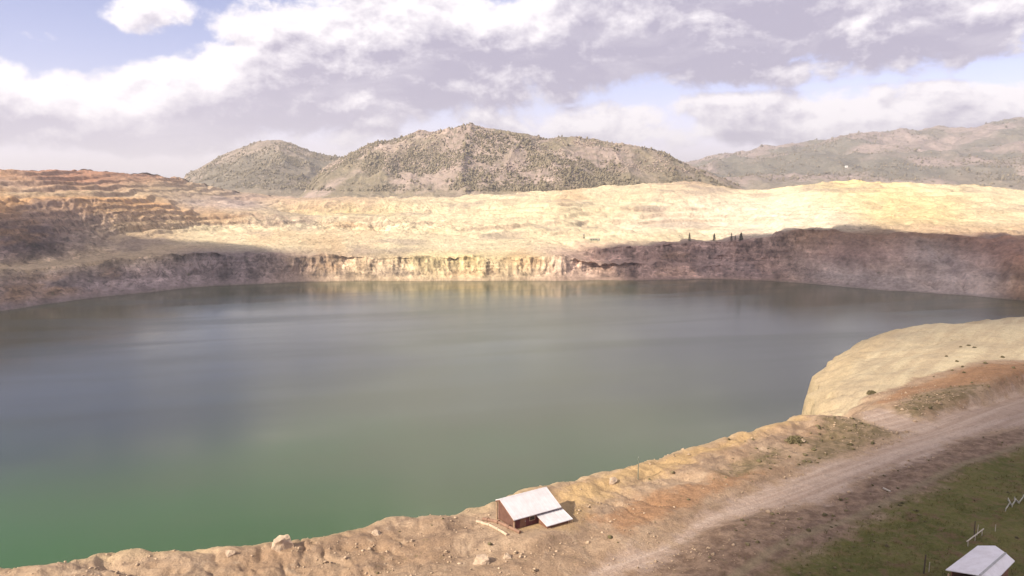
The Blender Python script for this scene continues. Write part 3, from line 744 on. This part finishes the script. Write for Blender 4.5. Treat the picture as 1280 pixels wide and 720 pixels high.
# ================================================================ VIEWING SHELTER bottom right
sez, srz = 77.45, 78.75
p_tl = at_z(1222, 682, sez); p_l = at_z(1182, 712, sez); r_f = at_z(1257, 691, srz); r_n = at_z(1226, 718, srz)
w = (r_n - r_f)[:2]; w = w / np.linalg.norm(w)              # along the ridge, towards the viewer
vl = np.array([w[1], -w[0]])
if np.dot(vl, (p_l - r_n)[:2]) < 0: vl = -vl
hw = .5 * (abs(np.dot((p_tl - r_f)[:2], vl)) + abs(np.dot((p_l - r_n)[:2], vl)))
so = r_f[:2]; SLEN = np.dot((r_n - r_f)[:2], w) + .25
SH = rect_frame(so, w, vl)
sg = 74.6
greyroof, t, b = material('grey_white_sheet_roof')
tc = t.node('ShaderNodeTexCoord').outputs['Object']
c = t.mix(t.ss(t.noise(tc, .7, 6, .65), .35, .7), (.74, .70, .72), (.64, .59, .60))
t.put(b.inputs['Base Color'], c); b.inputs['Roughness'].default_value = .6
shelter = empty('viewing_shelter', (float(so[0]), float(so[1]), sg), 0, 'small open fronted viewing shelter with a grey white gable roof on the grass slope', 'shelter')
inv = Matrix.Translation((-float(so[0]), -float(so[1]), -sg))
def sb(mb, name, mat_, parent=None):
    o = mb.build(name, mat_, parent or shelter)
    if parent is None: o.matrix_parent_inverse = inv
    return o
f0 = 0.0
def sloc(pt): d_ = np.array(pt[:2]) - so; return float(d_ @ w), float(d_ @ vl)
p_m = at_z(1244, 682, srz - .4 * (srz - sez))
ze2 = srz - .85; rr_f = at_z(1268.5, 701, ze2); rr_n = at_z(1249, 721, ze2)
for sgn in (1, -1):
    if sgn > 0: quad = [tuple(r_f), SH(SLEN, 0, srz), SH(SLEN, sloc(p_l)[1], sez), tuple(p_l), tuple(p_tl), tuple(p_m)] if SLEN < sloc(p_l)[0] else [tuple(r_f), SH(SLEN, 0, srz), tuple(p_l), tuple(p_tl), tuple(p_m)]
    else: quad = [tuple(r_f), SH(SLEN, 0, srz), tuple(rr_n), tuple(rr_f)]
    hh, ze = (sloc(p_tl)[1], sez) if sgn > 0 else (-max(sloc(rr_n)[1], sloc(rr_f)[1]), ze2)
    mb = MB(); mb.slab(quad, .1); r_ = sb(mb, 'roof', greyroof)
    mb = MB()
    for i in range(2, 8):
        a_ = f0 + (SLEN - f0) * i / 9
        e_ = hh - .15
        zq = srz + (ze - srz) * e_ / hh
        mb.slab([SH(a_ - .02, sgn * .05, srz + .006), SH(a_ + .02, sgn * .05, srz + .006), SH(a_ + .02, sgn * e_, zq + .034), SH(a_ - .02, sgn * e_, zq + .034)], .036)
    sb(mb, 'seam', greyroof, r_)
mb = MB(); mb.prism([SH(f0 - .02, -.13, srz - .02), SH(f0 - .02, 0, srz + .06), SH(f0 - .02, .13, srz - .02)], (w[0] * (SLEN - f0 + .04), w[1] * (SLEN - f0 + .04), 0)); sb(mb, 'ridge_cap', steel)
RFULL = min(-sloc(rr_f)[1], -sloc(rr_n)[1]); RHW = RFULL - .22
mb = MB(); mb.prism([SH(.5, -RHW, sg - .6), SH(.5, hw - .5, sg - .6), SH(.5, hw - .5, sez + .05), SH(.5, 0, srz - .14), SH(.5, -RHW, srz - RHW * .85 / RFULL - .14)], (w[0] * .14, w[1] * .14, 0)); sb(mb, 'end_wall', brownwall)
for sgn, hh in ((1, hw - .5), (-1, RHW)):
    zt = (srz - hh * (srz - sez) / hw if sgn > 0 else srz - hh * .85 / RFULL) - .12
    mb = MB(); mb.prism([SH(.643, sgn * hh, sg - .6), SH(SLEN - 1.2, sgn * hh, sg - .6), SH(SLEN - 1.2, sgn * hh, zt), SH(.643, sgn * hh, zt)], (-sgn * vl[0] * .12, -sgn * vl[1] * .12, 0)); sb(mb, 'side_wall', brownwall)
    x, y, _ = SH(SLEN - .4, sgn * (hh - .05), 0); mb = MB(); mb.box((x, y, (sg - .6 + zt) / 2), (.14, .14, zt - sg + .6), math.atan2(w[1], w[0])); sb(mb, 'post', timber)
mb = MB(); mb.prism([SH(.7, -RHW + .14, sg + .02), SH(SLEN - .2, -RHW + .14, sg + .02), SH(SLEN - .2, hw - .7, sg + .02), SH(.7, hw - .7, sg + .02)], (0, 0, .1)); sb(mb, 'floor_deck', timber)

# ================================================================ POSTS, SIGN, SMALL THINGS
darkwood = simple('dark_post_wood', (.085, .065, .05), .9, .2, 2)
palewood = simple('pale_wood', (.46, .40, .33), .9, .15, 2)
def post(px, py, h, r, mat_, label, lean=0, arm=None, name='post'):
    q = on_bank(px, py)
    root = empty(name, (q[0], q[1], q[2]), 0, label, 'post')
    mb = MB(); mb.tube((0, 0, -.3), (lean, 0, h), r, r * .85, 8); mb.build('shaft', mat_, root)
    if arm:
        mb = MB(); mb.box((lean, 0, h - .25), (arm, .09, .1)); mb.build('crossarm', mat_, root)
        mb = MB(); mb.tube((lean, 0, h - .003), (lean, 0, h + .12), r * .5, None, 8); mb.build('cap', steel, root)
    return root
post(797.5, 599, 3.4, .07, simple('green_post_paint', (.12, .14, .11), .7, .1), 'slim grey green marker pole at the water edge of the rim', arm=.34, name='marker_pole')
post(1154.5, 717, 2.3, .09, darkwood, 'dark leaning wooden post in the grass below the grass trail', .1)
post(1161, 715, 1.2, .05, palewood, 'short pale stake beside the dark leaning post', .03, name='stake')
post(1217.5, 672, 2.2, .07, darkwood, 'dark wooden post in the grass just behind the viewing shelter', -.02, name='post')
post(1221, 670, 1.5, .045, palewood, 'thin pale stake right beside the dark post behind the viewing shelter', .1, name='stake')
post(1244, 664, .9, .05, palewood, 'lone short pale stake in open grass above the viewing shelter roof', .0, name='stake')
# pale handrail leading up to the shelter
A_ = on_bank(1208, 684); B_ = on_bank(1229, 668)
root = empty('handrail', tuple(float(x) for x in A_), 0, 'pale wooden handrail slanting up behind the viewing shelter', 'handrail'); inv2 = Matrix.Translation((-A_[0], -A_[1], -A_[2]))
mb = MB(); mb.tube((A_[0], A_[1], A_[2] + .75), (B_[0], B_[1], B_[2] + .75), .075, None, 8); mb.build('rail', palewood, root).matrix_parent_inverse = inv2
for k in (.08, .5, .92):
    q = A_ + (B_ - A_) * k; mb = MB(); mb.tube((q[0], q[1], q[2] - .25), (q[0], q[1], A_[2] + (B_[2] - A_[2]) * k + .69), .05, None, 8); mb.build('leg', palewood, root).matrix_parent_inverse = inv2
# zigzag of short white boards on the grass at the right edge
whitem = simple('white_board', (.40, .375, .31), .8, .15, 2)
base_fence = None
spots = [((1257, 639), (1262, 631)), ((1260, 626), (1264, 633)), ((1265, 634), (1270, 626)), ((1268, 625), (1273, 631)), ((1274, 630), (1280, 622)), ((1279, 622), (1286, 627))]
A0 = on_bank(1257, 639)
root = empty('zigzag_fence', tuple(float(x) for x in A0), 0, 'low zigzag fence of short white boards on the grass at the right edge', 'fence'); inv3 = Matrix.Translation((-A0[0], -A0[1], -A0[2]))
for (q0, q1) in spots:
    a_ = on_bank(*q0); b_ = on_bank(*q1); mb = MB()
    d = b_ - a_; L = np.linalg.norm(d[:2]); ang = math.atan2(d[1], d[0]); c_ = (a_ + b_) / 2
    mb.box((c_[0], c_[1], c_[2] + .26), (L, .07, .26), ang); mb.build('board', whitem, root).matrix_parent_inverse = inv3
    mb = MB(); mb.box((a_[0], a_[1], a_[2] + .08), (.09, .09, .75), ang); mb.build('post', whitem, root).matrix_parent_inverse = inv3
# a pale length of timber lying on the gravel strip
A_ = on_bank(1104, 611); B_ = on_bank(1113, 615)
mb = MB(); mb.tube((A_[0], A_[1], A_[2] + .1), (B_[0], B_[1], B_[2] + .1), .14, .12, 8)
tag(mb.build('log', palewood), 'short pale log lying on the brown gravel between the road and the grass', 'log')

# boulders one can pick out
def boulder_mesh(seed, sx, sy, sz):
    bm = bmesh.new(); bmesh.ops.create_icosphere(bm, subdivisions=4, radius=1)
    rg_ = np.random.default_rng(seed); cuts = []
    for _ in range(11):
        nv = rg_.normal(0, 1, 3); nv[2] = abs(nv[2]) * .8; cuts.append((nv / np.linalg.norm(nv), rg_.uniform(.42, .8)))
    for vv in bm.verts:
        c_ = np.array(vv.co)
        k = 1 + .32 * float(fbm(np.array([c_[0] * 1.3 + seed * 7.1]), np.array([c_[1] * 1.3 + c_[2] * 1.7 + seed]), seed, 3)[0])
        for (nv, lim) in cuts:                     # fractured faces
            e_ = float(c_ @ nv) - lim
            if e_ > 0: c_ = c_ - nv * e_
        vv.co = (c_[0] * k * sx, c_[1] * k * sy, c_[2] * k * sz)
    me = bpy.data.meshes.new('boulder'); bm.to_mesh(me); bm.free(); return me
boulderm, t, b = material('boulder_stone')
tc = t.node('ShaderNodeTexCoord').outputs['Object']
c = t.mix(t.ss(t.noise(tc, 1.2, 6, .65), .35, .65), (.46, .35, .25), (.33, .24, .18)); t.put(b.inputs['Base Color'], c)
t.put(b.inputs['Normal'], t.bump(t.noise(tc, 2.5, 6, .7), .8, .25))
for i, (px, py, s_, sq, lab) in enumerate([
    (355, 684, 1.25, 1.35, 'tall pale pointed boulder on the rim at the lower left edge of the bank'),
    (604, 703, 1.1, .8, 'big blocky pale boulder low in front of the pump house pipes'),
    (634, 697, .75, .7, 'smaller flat boulder just right of the big blocky pale boulder'),
    (1000, 552, .8, .7, 'brown boulder beside the low olive bush on the rim'),
    (765, 602, .8, .8, 'pale angular boulder on the rim between the pump house and the marker pole'),
    (470, 668, .7, .7, 'small tan boulder at the rim on the smooth pale spur'),
    (288, 695, .6, .7, 'low tan boulder on the rim left of the tall pointed boulder')]):
    q = on_bank(px, py)
    o = link('boulder', boulder_mesh(i + 3, s_ * 1.2, s_, s_ * sq * 1.2), boulderm, None, False)
    o.location = (q[0], q[1], q[2] + s_ * sq * .3); o.rotation_euler = (.1 * i, .07 * i, i * 1.1)
    tag(o, lab, 'boulder', 'boulders on the near rim')

# bushes
def bush(px, py, r, hgt, label, group=None, seed=0, z=None):
    rg = np.random.default_rng(seed + 900); q = on_bank(px, py); n = 900
    d_ = rg.normal(0, 1, (n, 3)); d_ /= np.linalg.norm(d_, axis=1)[:, None]; d_[:, 2] = np.abs(d_[:, 2])
    lob = 1 + .3 * fbm(np.arctan2(d_[:, 1], d_[:, 0]) * 1.6 + seed, d_[:, 2] * 2.2, seed, 3)
    c_ = d_ * (rg.uniform(.25, 1, n) ** .5)[:, None] * lob[:, None] * np.array([r, r, hgt])
    a_ = rg.normal(0, 1, (n, 3)); a_ /= np.linalg.norm(a_, axis=1)[:, None]; b2 = np.cross(a_, rg.normal(0, 1, (n, 3))); b2 /= np.linalg.norm(b2, axis=1)[:, None]
    ls = r * .13
    V = np.stack([c_ - a_ * ls, c_ + b2 * ls * .6, c_ + a_ * ls, c_ - b2 * ls * .6], 1)
    root = empty('bush', (q[0], q[1], q[2]), 0, label, 'bush', group)
    raw_mesh('leaves', V.reshape(-1, 3), np.arange(n * 4).reshape(-1, 4), sagem, root, False, {'hue': np.repeat(rg.uniform(0, .8, n), 4)})
    mb = MB()
    for k in range(4):
        an = k * 1.6 + seed; mb.tube((0, 0, -.15), (math.cos(an) * r * .5, math.sin(an) * r * .5, hgt * .6), .04, .015, 5)
    mb.build('stem', darkwood, root)
    return root
bush(995, 552, 1.7, .9, 'low wide olive bush on the rim left of the dirt road', seed=1)
bush(1090, 492, 1.1, .7, 'round dark bush where the pale mound meets the rust coloured strip', seed=2)
for i, (px, py) in enumerate([(1201, 434), (1211, 432), (1218, 435), (1183, 446), (1203, 459), (1205, 466), (1253, 447), (1196, 452)]):
    bush(px, py, random.uniform(.35, .6), random.uniform(.25, .45), 'small dark bush dotting the top of the pale yellow mound', 'small bushes on the pale mound', seed=10 + i)

# ================================================================ FAR RIM: trees, trailer, shed, far house
needle, t, b = material('conifer_needles')
t.put(b.inputs['Base Color'], t.mix(t.attr('hue'), (.035, .042, .022), (.075, .075, .038)))
def far_ground(px, py):
    """nearest terrain point that projects on the pixel, from the surface itself"""
    P = FAR_P.reshape(-1, 3); d = P - CAM
    fw_ = d[:, 1] * CP - d[:, 2] * SP; up = d[:, 1] * SP + d[:, 2] * CP
    sx = 640 + F * d[:, 0] / fw_; sy = 360 - F * up / fw_
    e = (sx - px) ** 2 + (sy - py) ** 2
    e = np.where((P[:, 2] > 5) & (P[:, 1] < 2000), e, 1e9)
    c_ = np.argsort(e)[:12]; c_ = c_[np.argmin(np.linalg.norm(d[c_], axis=1))]
    return P[c_]
def conifer(px, py, h, r, label, seed):
    q = far_ground(px, py); rg = np.random.default_rng(seed)
    root = empty('conifer_tree', tuple(float(x) for x in q), 0, label, 'tree', 'trees on the far pit rim')
    mb = MB(); mb.tube((0, 0, -1), (0, 0, h * .95), .28, .05, 7); mb.build('trunk', darkwood, root)
    n = 900; t_ = rg.uniform(.1, 1, n) ** 1.1; a_ = rg.uniform(0, 6.283, n)
    rad = r * (1.05 - t_) ** .8 * rg.uniform(.25, 1.1, n) * (1 + .25 * np.sin(t_ * 26))
    c_ = np.stack([np.cos(a_) * rad, np.sin(a_) * rad, t_ * h - rad * .25], -1)
    d1 = np.stack([np.cos(a_), np.sin(a_), -.35 + 0 * a_], -1); d2 = np.stack([-np.sin(a_), np.cos(a_), rg.uniform(-.4, .4, n)], -1)
    L = rg.uniform(.4, .9, n)[:, None] * r * .35
    V = np.stack([c_ - d2 * L * .5, c_ + d1 * L, c_ + d2 * L * .5, c_ - d1 * L * .5], 1)
    raw_mesh('crown', V.reshape(-1, 3), np.arange(n * 4).reshape(-1, 4), needle, root, False, {'hue': np.repeat(rg.uniform(0, 1, n), 4)})
for a_ in [(862, 301, 11, 2.3, 'leftmost dark conifer standing alone on the far pit rim', 1), (892.5, 300, 9.5, 2.6, 'dark conifer on the far pit rim, second from the left', 2),
           (914.5, 300, 10.5, 1.9, 'slim dark conifer next to the wide conifer on the far pit rim', 3), (926.5, 300, 10, 3.2, 'widest and rightmost dark conifer on the far pit rim', 4),
           (919, 299, 6, 1.2, 'smallest thin conifer squeezed between the slim and the wide one', 5)]: conifer(*a_)
q = far_ground(743.5, 300)
sitepaint = simple('grey_green_panel', (.27, .27, .20), .7, .1, .3)
root = empty('site_trailer', tuple(float(x) for x in q), 0, 'long low grey green site trailer on the far pit bench', 'trailer')
mb = MB(); mb.box((0, 0, 2.0), (15, 3.2, 2.9)); mb.build('body', sitepaint, root, bevel=.08)
mb = MB(); mb.box((0, 0, 3.56), (15.4, 3.5, .2)); mb.build('roof', steel, root)
for x in (-5, -1.7, 1.7): mb = MB(); mb.box((x, -1.63, 2.3), (1.5, .08, 1)); mb.build('window', darkglass, root)
mb = MB(); mb.box((5, -1.63, 1.75), (1.1, .08, 2.1)); mb.build('door', steel, root)
for x in (-4.5, 4.5):
    for y in (-1.2, 1.2): mb = MB(); mb.tube((x, y - .15, .5), (x, y + .15, .5), .5, None, 14); mb.build('wheel', darkwood, root)
q = far_ground(730, 297)
root = empty('equipment_cabin', tuple(float(x) for x in q), 0, 'small upright tan equipment cabin left of the site trailer', 'cabin')
mb = MB(); mb.box((0, 0, 3.2), (3.2, 3.2, 6)); mb.build('body', simple('tan_panel', (.32, .27, .19), .8, .1, .3), root, bevel=.06)
mb = MB(); mb.prism([(-1.9, -1.9, 6.2), (1.9, -1.9, 6.2), (0, -1.9, 7.3)], (0, 3.8, 0)); mb.build('roof', steel, root)
mb = MB(); mb.box((0, -1.63, 1.4), (1.1, .08, 2.2)); mb.build('door', darkglass, root)
# white house far off on the right mountain slope
P = H3.reshape(-1, 3); d = P - CAM; fw_ = d[:, 1] * CP - d[:, 2] * SP
e = (640 + F * d[:, 0] / fw_ - 1058) ** 2 + (360 - F * (d[:, 1] * SP + d[:, 2] * CP) / fw_ - 209) ** 2
q = P[np.argmin(np.where(P[:, 1] < 5200, e, 1e9))]
root = empty('house', tuple(float(x) for x in q), 0, 'lone white house far off on the slope of the right mountain', 'house')
mb = MB(); mb.box((0, 0, 2), (11, 7, 6)); mb.build('wall', simple('white_render', (.8, .78, .74), .8, .05, .2), root)
mb = MB(); mb.prism([(-5.9, -4.1, 5.02), (-5.9, 4.1, 5.02), (-5.9, 0, 7.4)], (11.8, 0, 0)); mb.build('roof', simple('light_house_roof', (.6, .56, .54), .7, .1, .2), root)
for x in (-3.2, 0, 3.2): mb = MB(); mb.box((x, -3.53, 3), (1.4, .1, 1.4)); mb.build('window', darkglass, root)

# ================================================================ CLOUDS ABOVE that shade parts of the place (out of this frame)
ZC = 950.0
cloudm, t, b = material('cloud_vapour')
ed = t.attr('edge'); nz = t.noise(t.pos(), .012, 5, .6)
dens = t.ss(t.m('ADD', ed, t.m('MULTIPLY', t.m('SUBTRACT', nz, .5), .7)), .12, .62)
b.inputs['Base Color'].default_value = (.9, .9, .92, 1); b.inputs['Roughness'].default_value = 1; b.inputs['Specular IOR Level'].default_value = 0
t.put(b.inputs['Alpha'], dens)
def cloud(footprint, label, soft, seed, zg=60, spread=2.2):
    k = (ZC - zg) / SUND[2]
    poly = np.array([[x + SUND[0] * k, y + SUND[1] * k] for x, y in footprint])
    lo = poly.min(0) - soft * (1 + spread); hi = poly.max(0) + soft * (1 + spread)
    n = 120
    gx, gy = np.meshgrid(np.linspace(lo[0], hi[0], n), np.linspace(lo[1], hi[1], n))
    d_, _ = seg_dist(gx, gy, poly, True); d_ = np.where(inside(gx, gy, poly), d_, -d_)
    soft = soft * (1 + spread * sstep(930, 620, gy - SUND[1] * k))
    e_ = np.clip(.5 + d_ / soft * .5, 0, 1)
    puff = fbm(gx / 90, gy / 90, seed, 5)
    top = ZC + e_ * (90 + 70 * puff); bot = ZC - e_ * (14 + 10 * puff) - .5
    edge_ = np.zeros_like(e_); edge_[:] = e_
    idx = np.arange(n * n).reshape(n, n)
    q1 = np.stack([idx[:-1, :-1], idx[:-1, 1:], idx[1:, 1:], idx[1:, :-1]], -1).reshape(-1, 4)
    ring = np.concatenate([idx[0, :], idx[1:, -1], idx[-1, -2::-1], idx[-2:0:-1, 0]])
    side = np.stack([ring, ring + n * n, np.roll(ring, -1) + n * n, np.roll(ring, -1)], -1)
    V = np.concatenate([np.stack([gx, gy, top], -1).reshape(-1, 3), np.stack([gx, gy, bot], -1).reshape(-1, 3)])
    o = raw_mesh('cloud', V, np.concatenate([q1, q1[:, ::-1] + n * n, side]), cloudm, None, True, {'edge': np.concatenate([edge_.reshape(-1)] * 2)})
    return tag(o, label, kind='stuff')
def fp(pix, z): return [at_z(a_, b_, z)[:2] for a_, b_ in pix]
# over the right-hand wall
RW = [at_y(728, 311, 1000)[:2], at_y(760, 308, 1030)[:2], at_y(870, 301, 1050)[:2], at_y(965, 293, 1035)[:2], at_y(1040, 284, 1015)[:2], at_y(1120, 292, 955)[:2], at_y(1200, 298, 920)[:2], at_y(1280, 298, 890)[:2], at_y(1500, 300, 900)[:2],
      np.array([640, 520]), np.array([330, 330]), np.array([150, 300]), np.array([90, 430]), np.array([110, 700])]
cloud(RW, 'grey cumulus cloud drifting high above the right pit wall', 60, 500, 50)
LW = [at_y(-300, 284, 800)[:2], at_y(-60, 284, 840)[:2], at_y(0, 286, 885)[:2], at_y(90, 293, 940)[:2], at_y(180, 303, 975)[:2], at_y(212, 315, 935)[:2], at_y(232, 332, 915)[:2], at_y(250, 354, 905)[:2], np.array([-270, 690]), np.array([-230, 460]), np.array([-300, 330]), np.array([-900, 330])]
cloud(LW, 'grey cumulus cloud drifting high above the left pit wall', 55, 520, 48)
NB = [at_z(905, 742, 75)[:2], at_z(1000, 672, 75)[:2], at_z(1100, 606, 75)[:2], at_z(1200, 556, 75)[:2], at_z(1290, 520, 75)[:2], at_z(1500, 480, 75)[:2], np.array([320, 60]), np.array([60, -40]), np.array([18, 40])]
cloud(NB, 'grey cumulus cloud drifting high above the grass slope', 26, 540, 75, 0)

# ================================================================ HAZE
hz_ = bpy.data.materials.new('haze_air'); hz_.use_nodes = True; nt = hz_.node_tree; nt.nodes.clear()
pv = nt.nodes.new('ShaderNodeVolumePrincipled'); om = nt.nodes.new('ShaderNodeOutputMaterial'); nt.links.new(pv.outputs[0], om.inputs['Volume'])
pv.inputs['Color'].default_value = (.93, .92, .98, 1); pv.inputs['Density'].default_value = HAZE = 0.0001; pv.inputs['Anisotropy'].default_value = .2
mb = MB(); mb.box((0, 12000, 287), (60000, 26000, 626)); hz = mb.build('haze', hz_); tag(hz, 'thin pale air', kind='stuff')

# ================================================================ SKY
wd_ = bpy.data.worlds.new('World'); scn.world = wd_; wd_.use_nodes = True
nt = wd_.node_tree; t = NT(nt); bg = nt.nodes['Background']
sky = t.node('ShaderNodeTexSky', sky_type='NISHITA'); sky.sun_disc = False
sky.sun_elevation = SUN_EL; sky.sun_rotation = math.atan2(SUND[0], SUND[1]) % (2 * math.pi)
sky.altitude = 1600; sky.air_density = 1.0; sky.dust_density = .6
D = t.node('ShaderNodeTexCoord').outputs['Generated']
sx = t.node('ShaderNodeSeparateXYZ'); t.put(sx.inputs[0], D)
AZ = t.m('MULTIPLY', t.m('ARCTAN2', sx.outputs[0], sx.outputs[1]), 180 / math.pi)
EL = t.m('MULTIPLY', t.m('ARCSINE', sx.outputs[2]), 180 / math.pi)
def azel(px, py):
    d = ray(px, py); d = d / np.linalg.norm(d)
    return math.degrees(math.atan2(d[0], d[1])), math.degrees(math.asin(d[2]))
# big cloud banks of the day: centre px, centre py, half width, half height (in degrees after conversion), weight
BANKS = [(40, 135, 330, 46, 1.0), (330, 128, 250, 50, 1.1), (530, 40, 215, 62, 1.15), (430, 95, 180, 40, 1.0), (640, 100, 110, 42, .9), (880, 30, 400, 66, 1.15), (960, 70, 150, 36, .6),
         (1060, 150, 420, 36, .95), (860, 165, 220, 22, .7), (160, 26, 46, 22, .72), (200, 10, 44, 26, .72), (240, 62, 50, 14, .45), (56, 45, 30, 12, .42), (1245, 65, 90, 14, .45), (1110, 62, 80, 14, .45), (1260, 8, 160, 20, .7), (760, -90, 560, 70, 1.0)]
def density(az, el, fine):
    vec = t.node('ShaderNodeCombineXYZ'); t.put(vec.inputs[0], t.m('MULTIPLY', az, .125)); t.put(vec.inputs[1], t.m('MULTIPLY', el, .175)); vec.inputs[2].default_value = 3.7
    n = t.noise(vec.outputs[0], 1.0, 9 if fine else 5, .58, .25)
    n2 = t.noise(vec.outputs[0], 3.3, 6, .6, .1) if fine else .5
    tot = None
    for (cx, cy, hw_, hh_, w_) in BANKS:
        a0, e0 = azel(cx, cy); ra = hw_ / F * 57.3; re = hh_ / F * 57.3
        q = t.m('ADD', t.m('POWER', t.m('ABSOLUTE', t.m('MULTIPLY', t.m('SUBTRACT', az, a0), 1 / ra)), 2.0), t.m('POWER', t.m('ABSOLUTE', t.m('MULTIPLY', t.m('SUBTRACT', el, e0), 1 / re)), 2.0))
        g = t.m('MULTIPLY', t.m('MAXIMUM', t.m('SUBTRACT', 1.0, t.m('MULTIPLY', q, .55)), 0.0), w_)
        tot = g if tot is None else t.m('SMOOTH_MAX', tot, g, .12)
    # elsewhere in the sky: broken cloud
    gen = t.m('MULTIPLY', t.m('MULTIPLY', t.ss(el, 17, 26), .62), t.ss(t.m('ADD', az, t.m('MULTIPLY', el, .3)), -16, -4))
    gen2 = t.m('MULTIPLY', t.ss(t.m('ABSOLUTE', az), 42, 55), .6)
    tot = t.m('MAXIMUM', tot, t.m('MAXIMUM', gen, gen2))
    return t.m('ADD', tot, t.m('ADD', t.m('MULTIPLY', t.m('SUBTRACT', n, .5), 1.9), t.m('MULTIPLY', t.m('SUBTRACT', n2, .5), .8)))
CLOUD = 7.8
d0 = density(AZ, EL, True)
d1 = density(t.m('ADD', AZ, -.35), t.m('ADD', EL, .6), True)
d2 = density(t.m('ADD', AZ, -1.2), t.m('ADD', EL, 2.6), False)
cov = t.ss(d0, .37, .66)
relief = t.m('MULTIPLY', t.m('SUBTRACT', d1, d0), 1.8)
shade = t.m('ADD', t.m('MULTIPLY', t.ss(d1, .42, 1.15), .45), t.m('ADD', t.m('MULTIPLY', t.ss(d2, .35, 1.05), .55), relief), clamp=True)
mv = t.node('ShaderNodeCombineXYZ'); t.put(mv.inputs[0], t.m('MULTIPLY', AZ, .16)); t.put(mv.inputs[1], t.m('MULTIPLY', EL, .42)); mv.inputs[2].default_value = 9.1
shade = t.m('ADD', shade, t.m('MULTIPLY', t.m('SUBTRACT', t.noise(mv.outputs[0], 1, 5, .6, .4), .5), 1.1), clamp=True)
shade = t.m('MULTIPLY', shade, t.ss(EL, 13.2, 21, 1.0, .25))
cl = t.mix(shade, (CLOUD * 1.0, CLOUD * .945, CLOUD * .965), (CLOUD * .44, CLOUD * .405, CLOUD * .52))
base = t.mix(1.0, sky.outputs[0], (1.22, .93, 1.06), 'MULTIPLY')
horizon = t.ss(EL, 7, .5, .03, .6)
base = t.mix(horizon, base, (CLOUD * .80, CLOUD * .79, CLOUD * 1.0))
out = t.mix(cov, base, cl)
t.put(bg.inputs['Color'], out); bg.inputs['Strength'].default_value = .085

sun = bpy.data.lights.new('sun', 'SUN'); sun.energy = 5.0; sun.angle = R(.53); sun.color = (1, .90, .74)
so_ = bpy.data.objects.new('sun', sun); col.objects.link(so_)
from mathutils import Vector
so_.rotation_euler = Vector(SUND).to_track_quat('Z', 'Y').to_euler()

cam = bpy.data.cameras.new('camera'); cam.sensor_width = 36; cam.lens = F / 1280 * 36; cam.clip_start = 1; cam.clip_end = 60000
co = bpy.data.objects.new('camera', cam); col.objects.link(co); co.location = CAM; co.rotation_euler = (math.pi / 2 - PITCH, 0, 0)
scn.camera = co
scn.view_settings.view_transform = 'Standard'; scn.view_settings.look = 'None'; scn.view_settings.exposure = .86; scn.view_settings.gamma = 1
scn.cycles.max_bounces = 6; scn.cycles.volume_bounces = 0; scn.cycles.transparent_max_bounces = 12
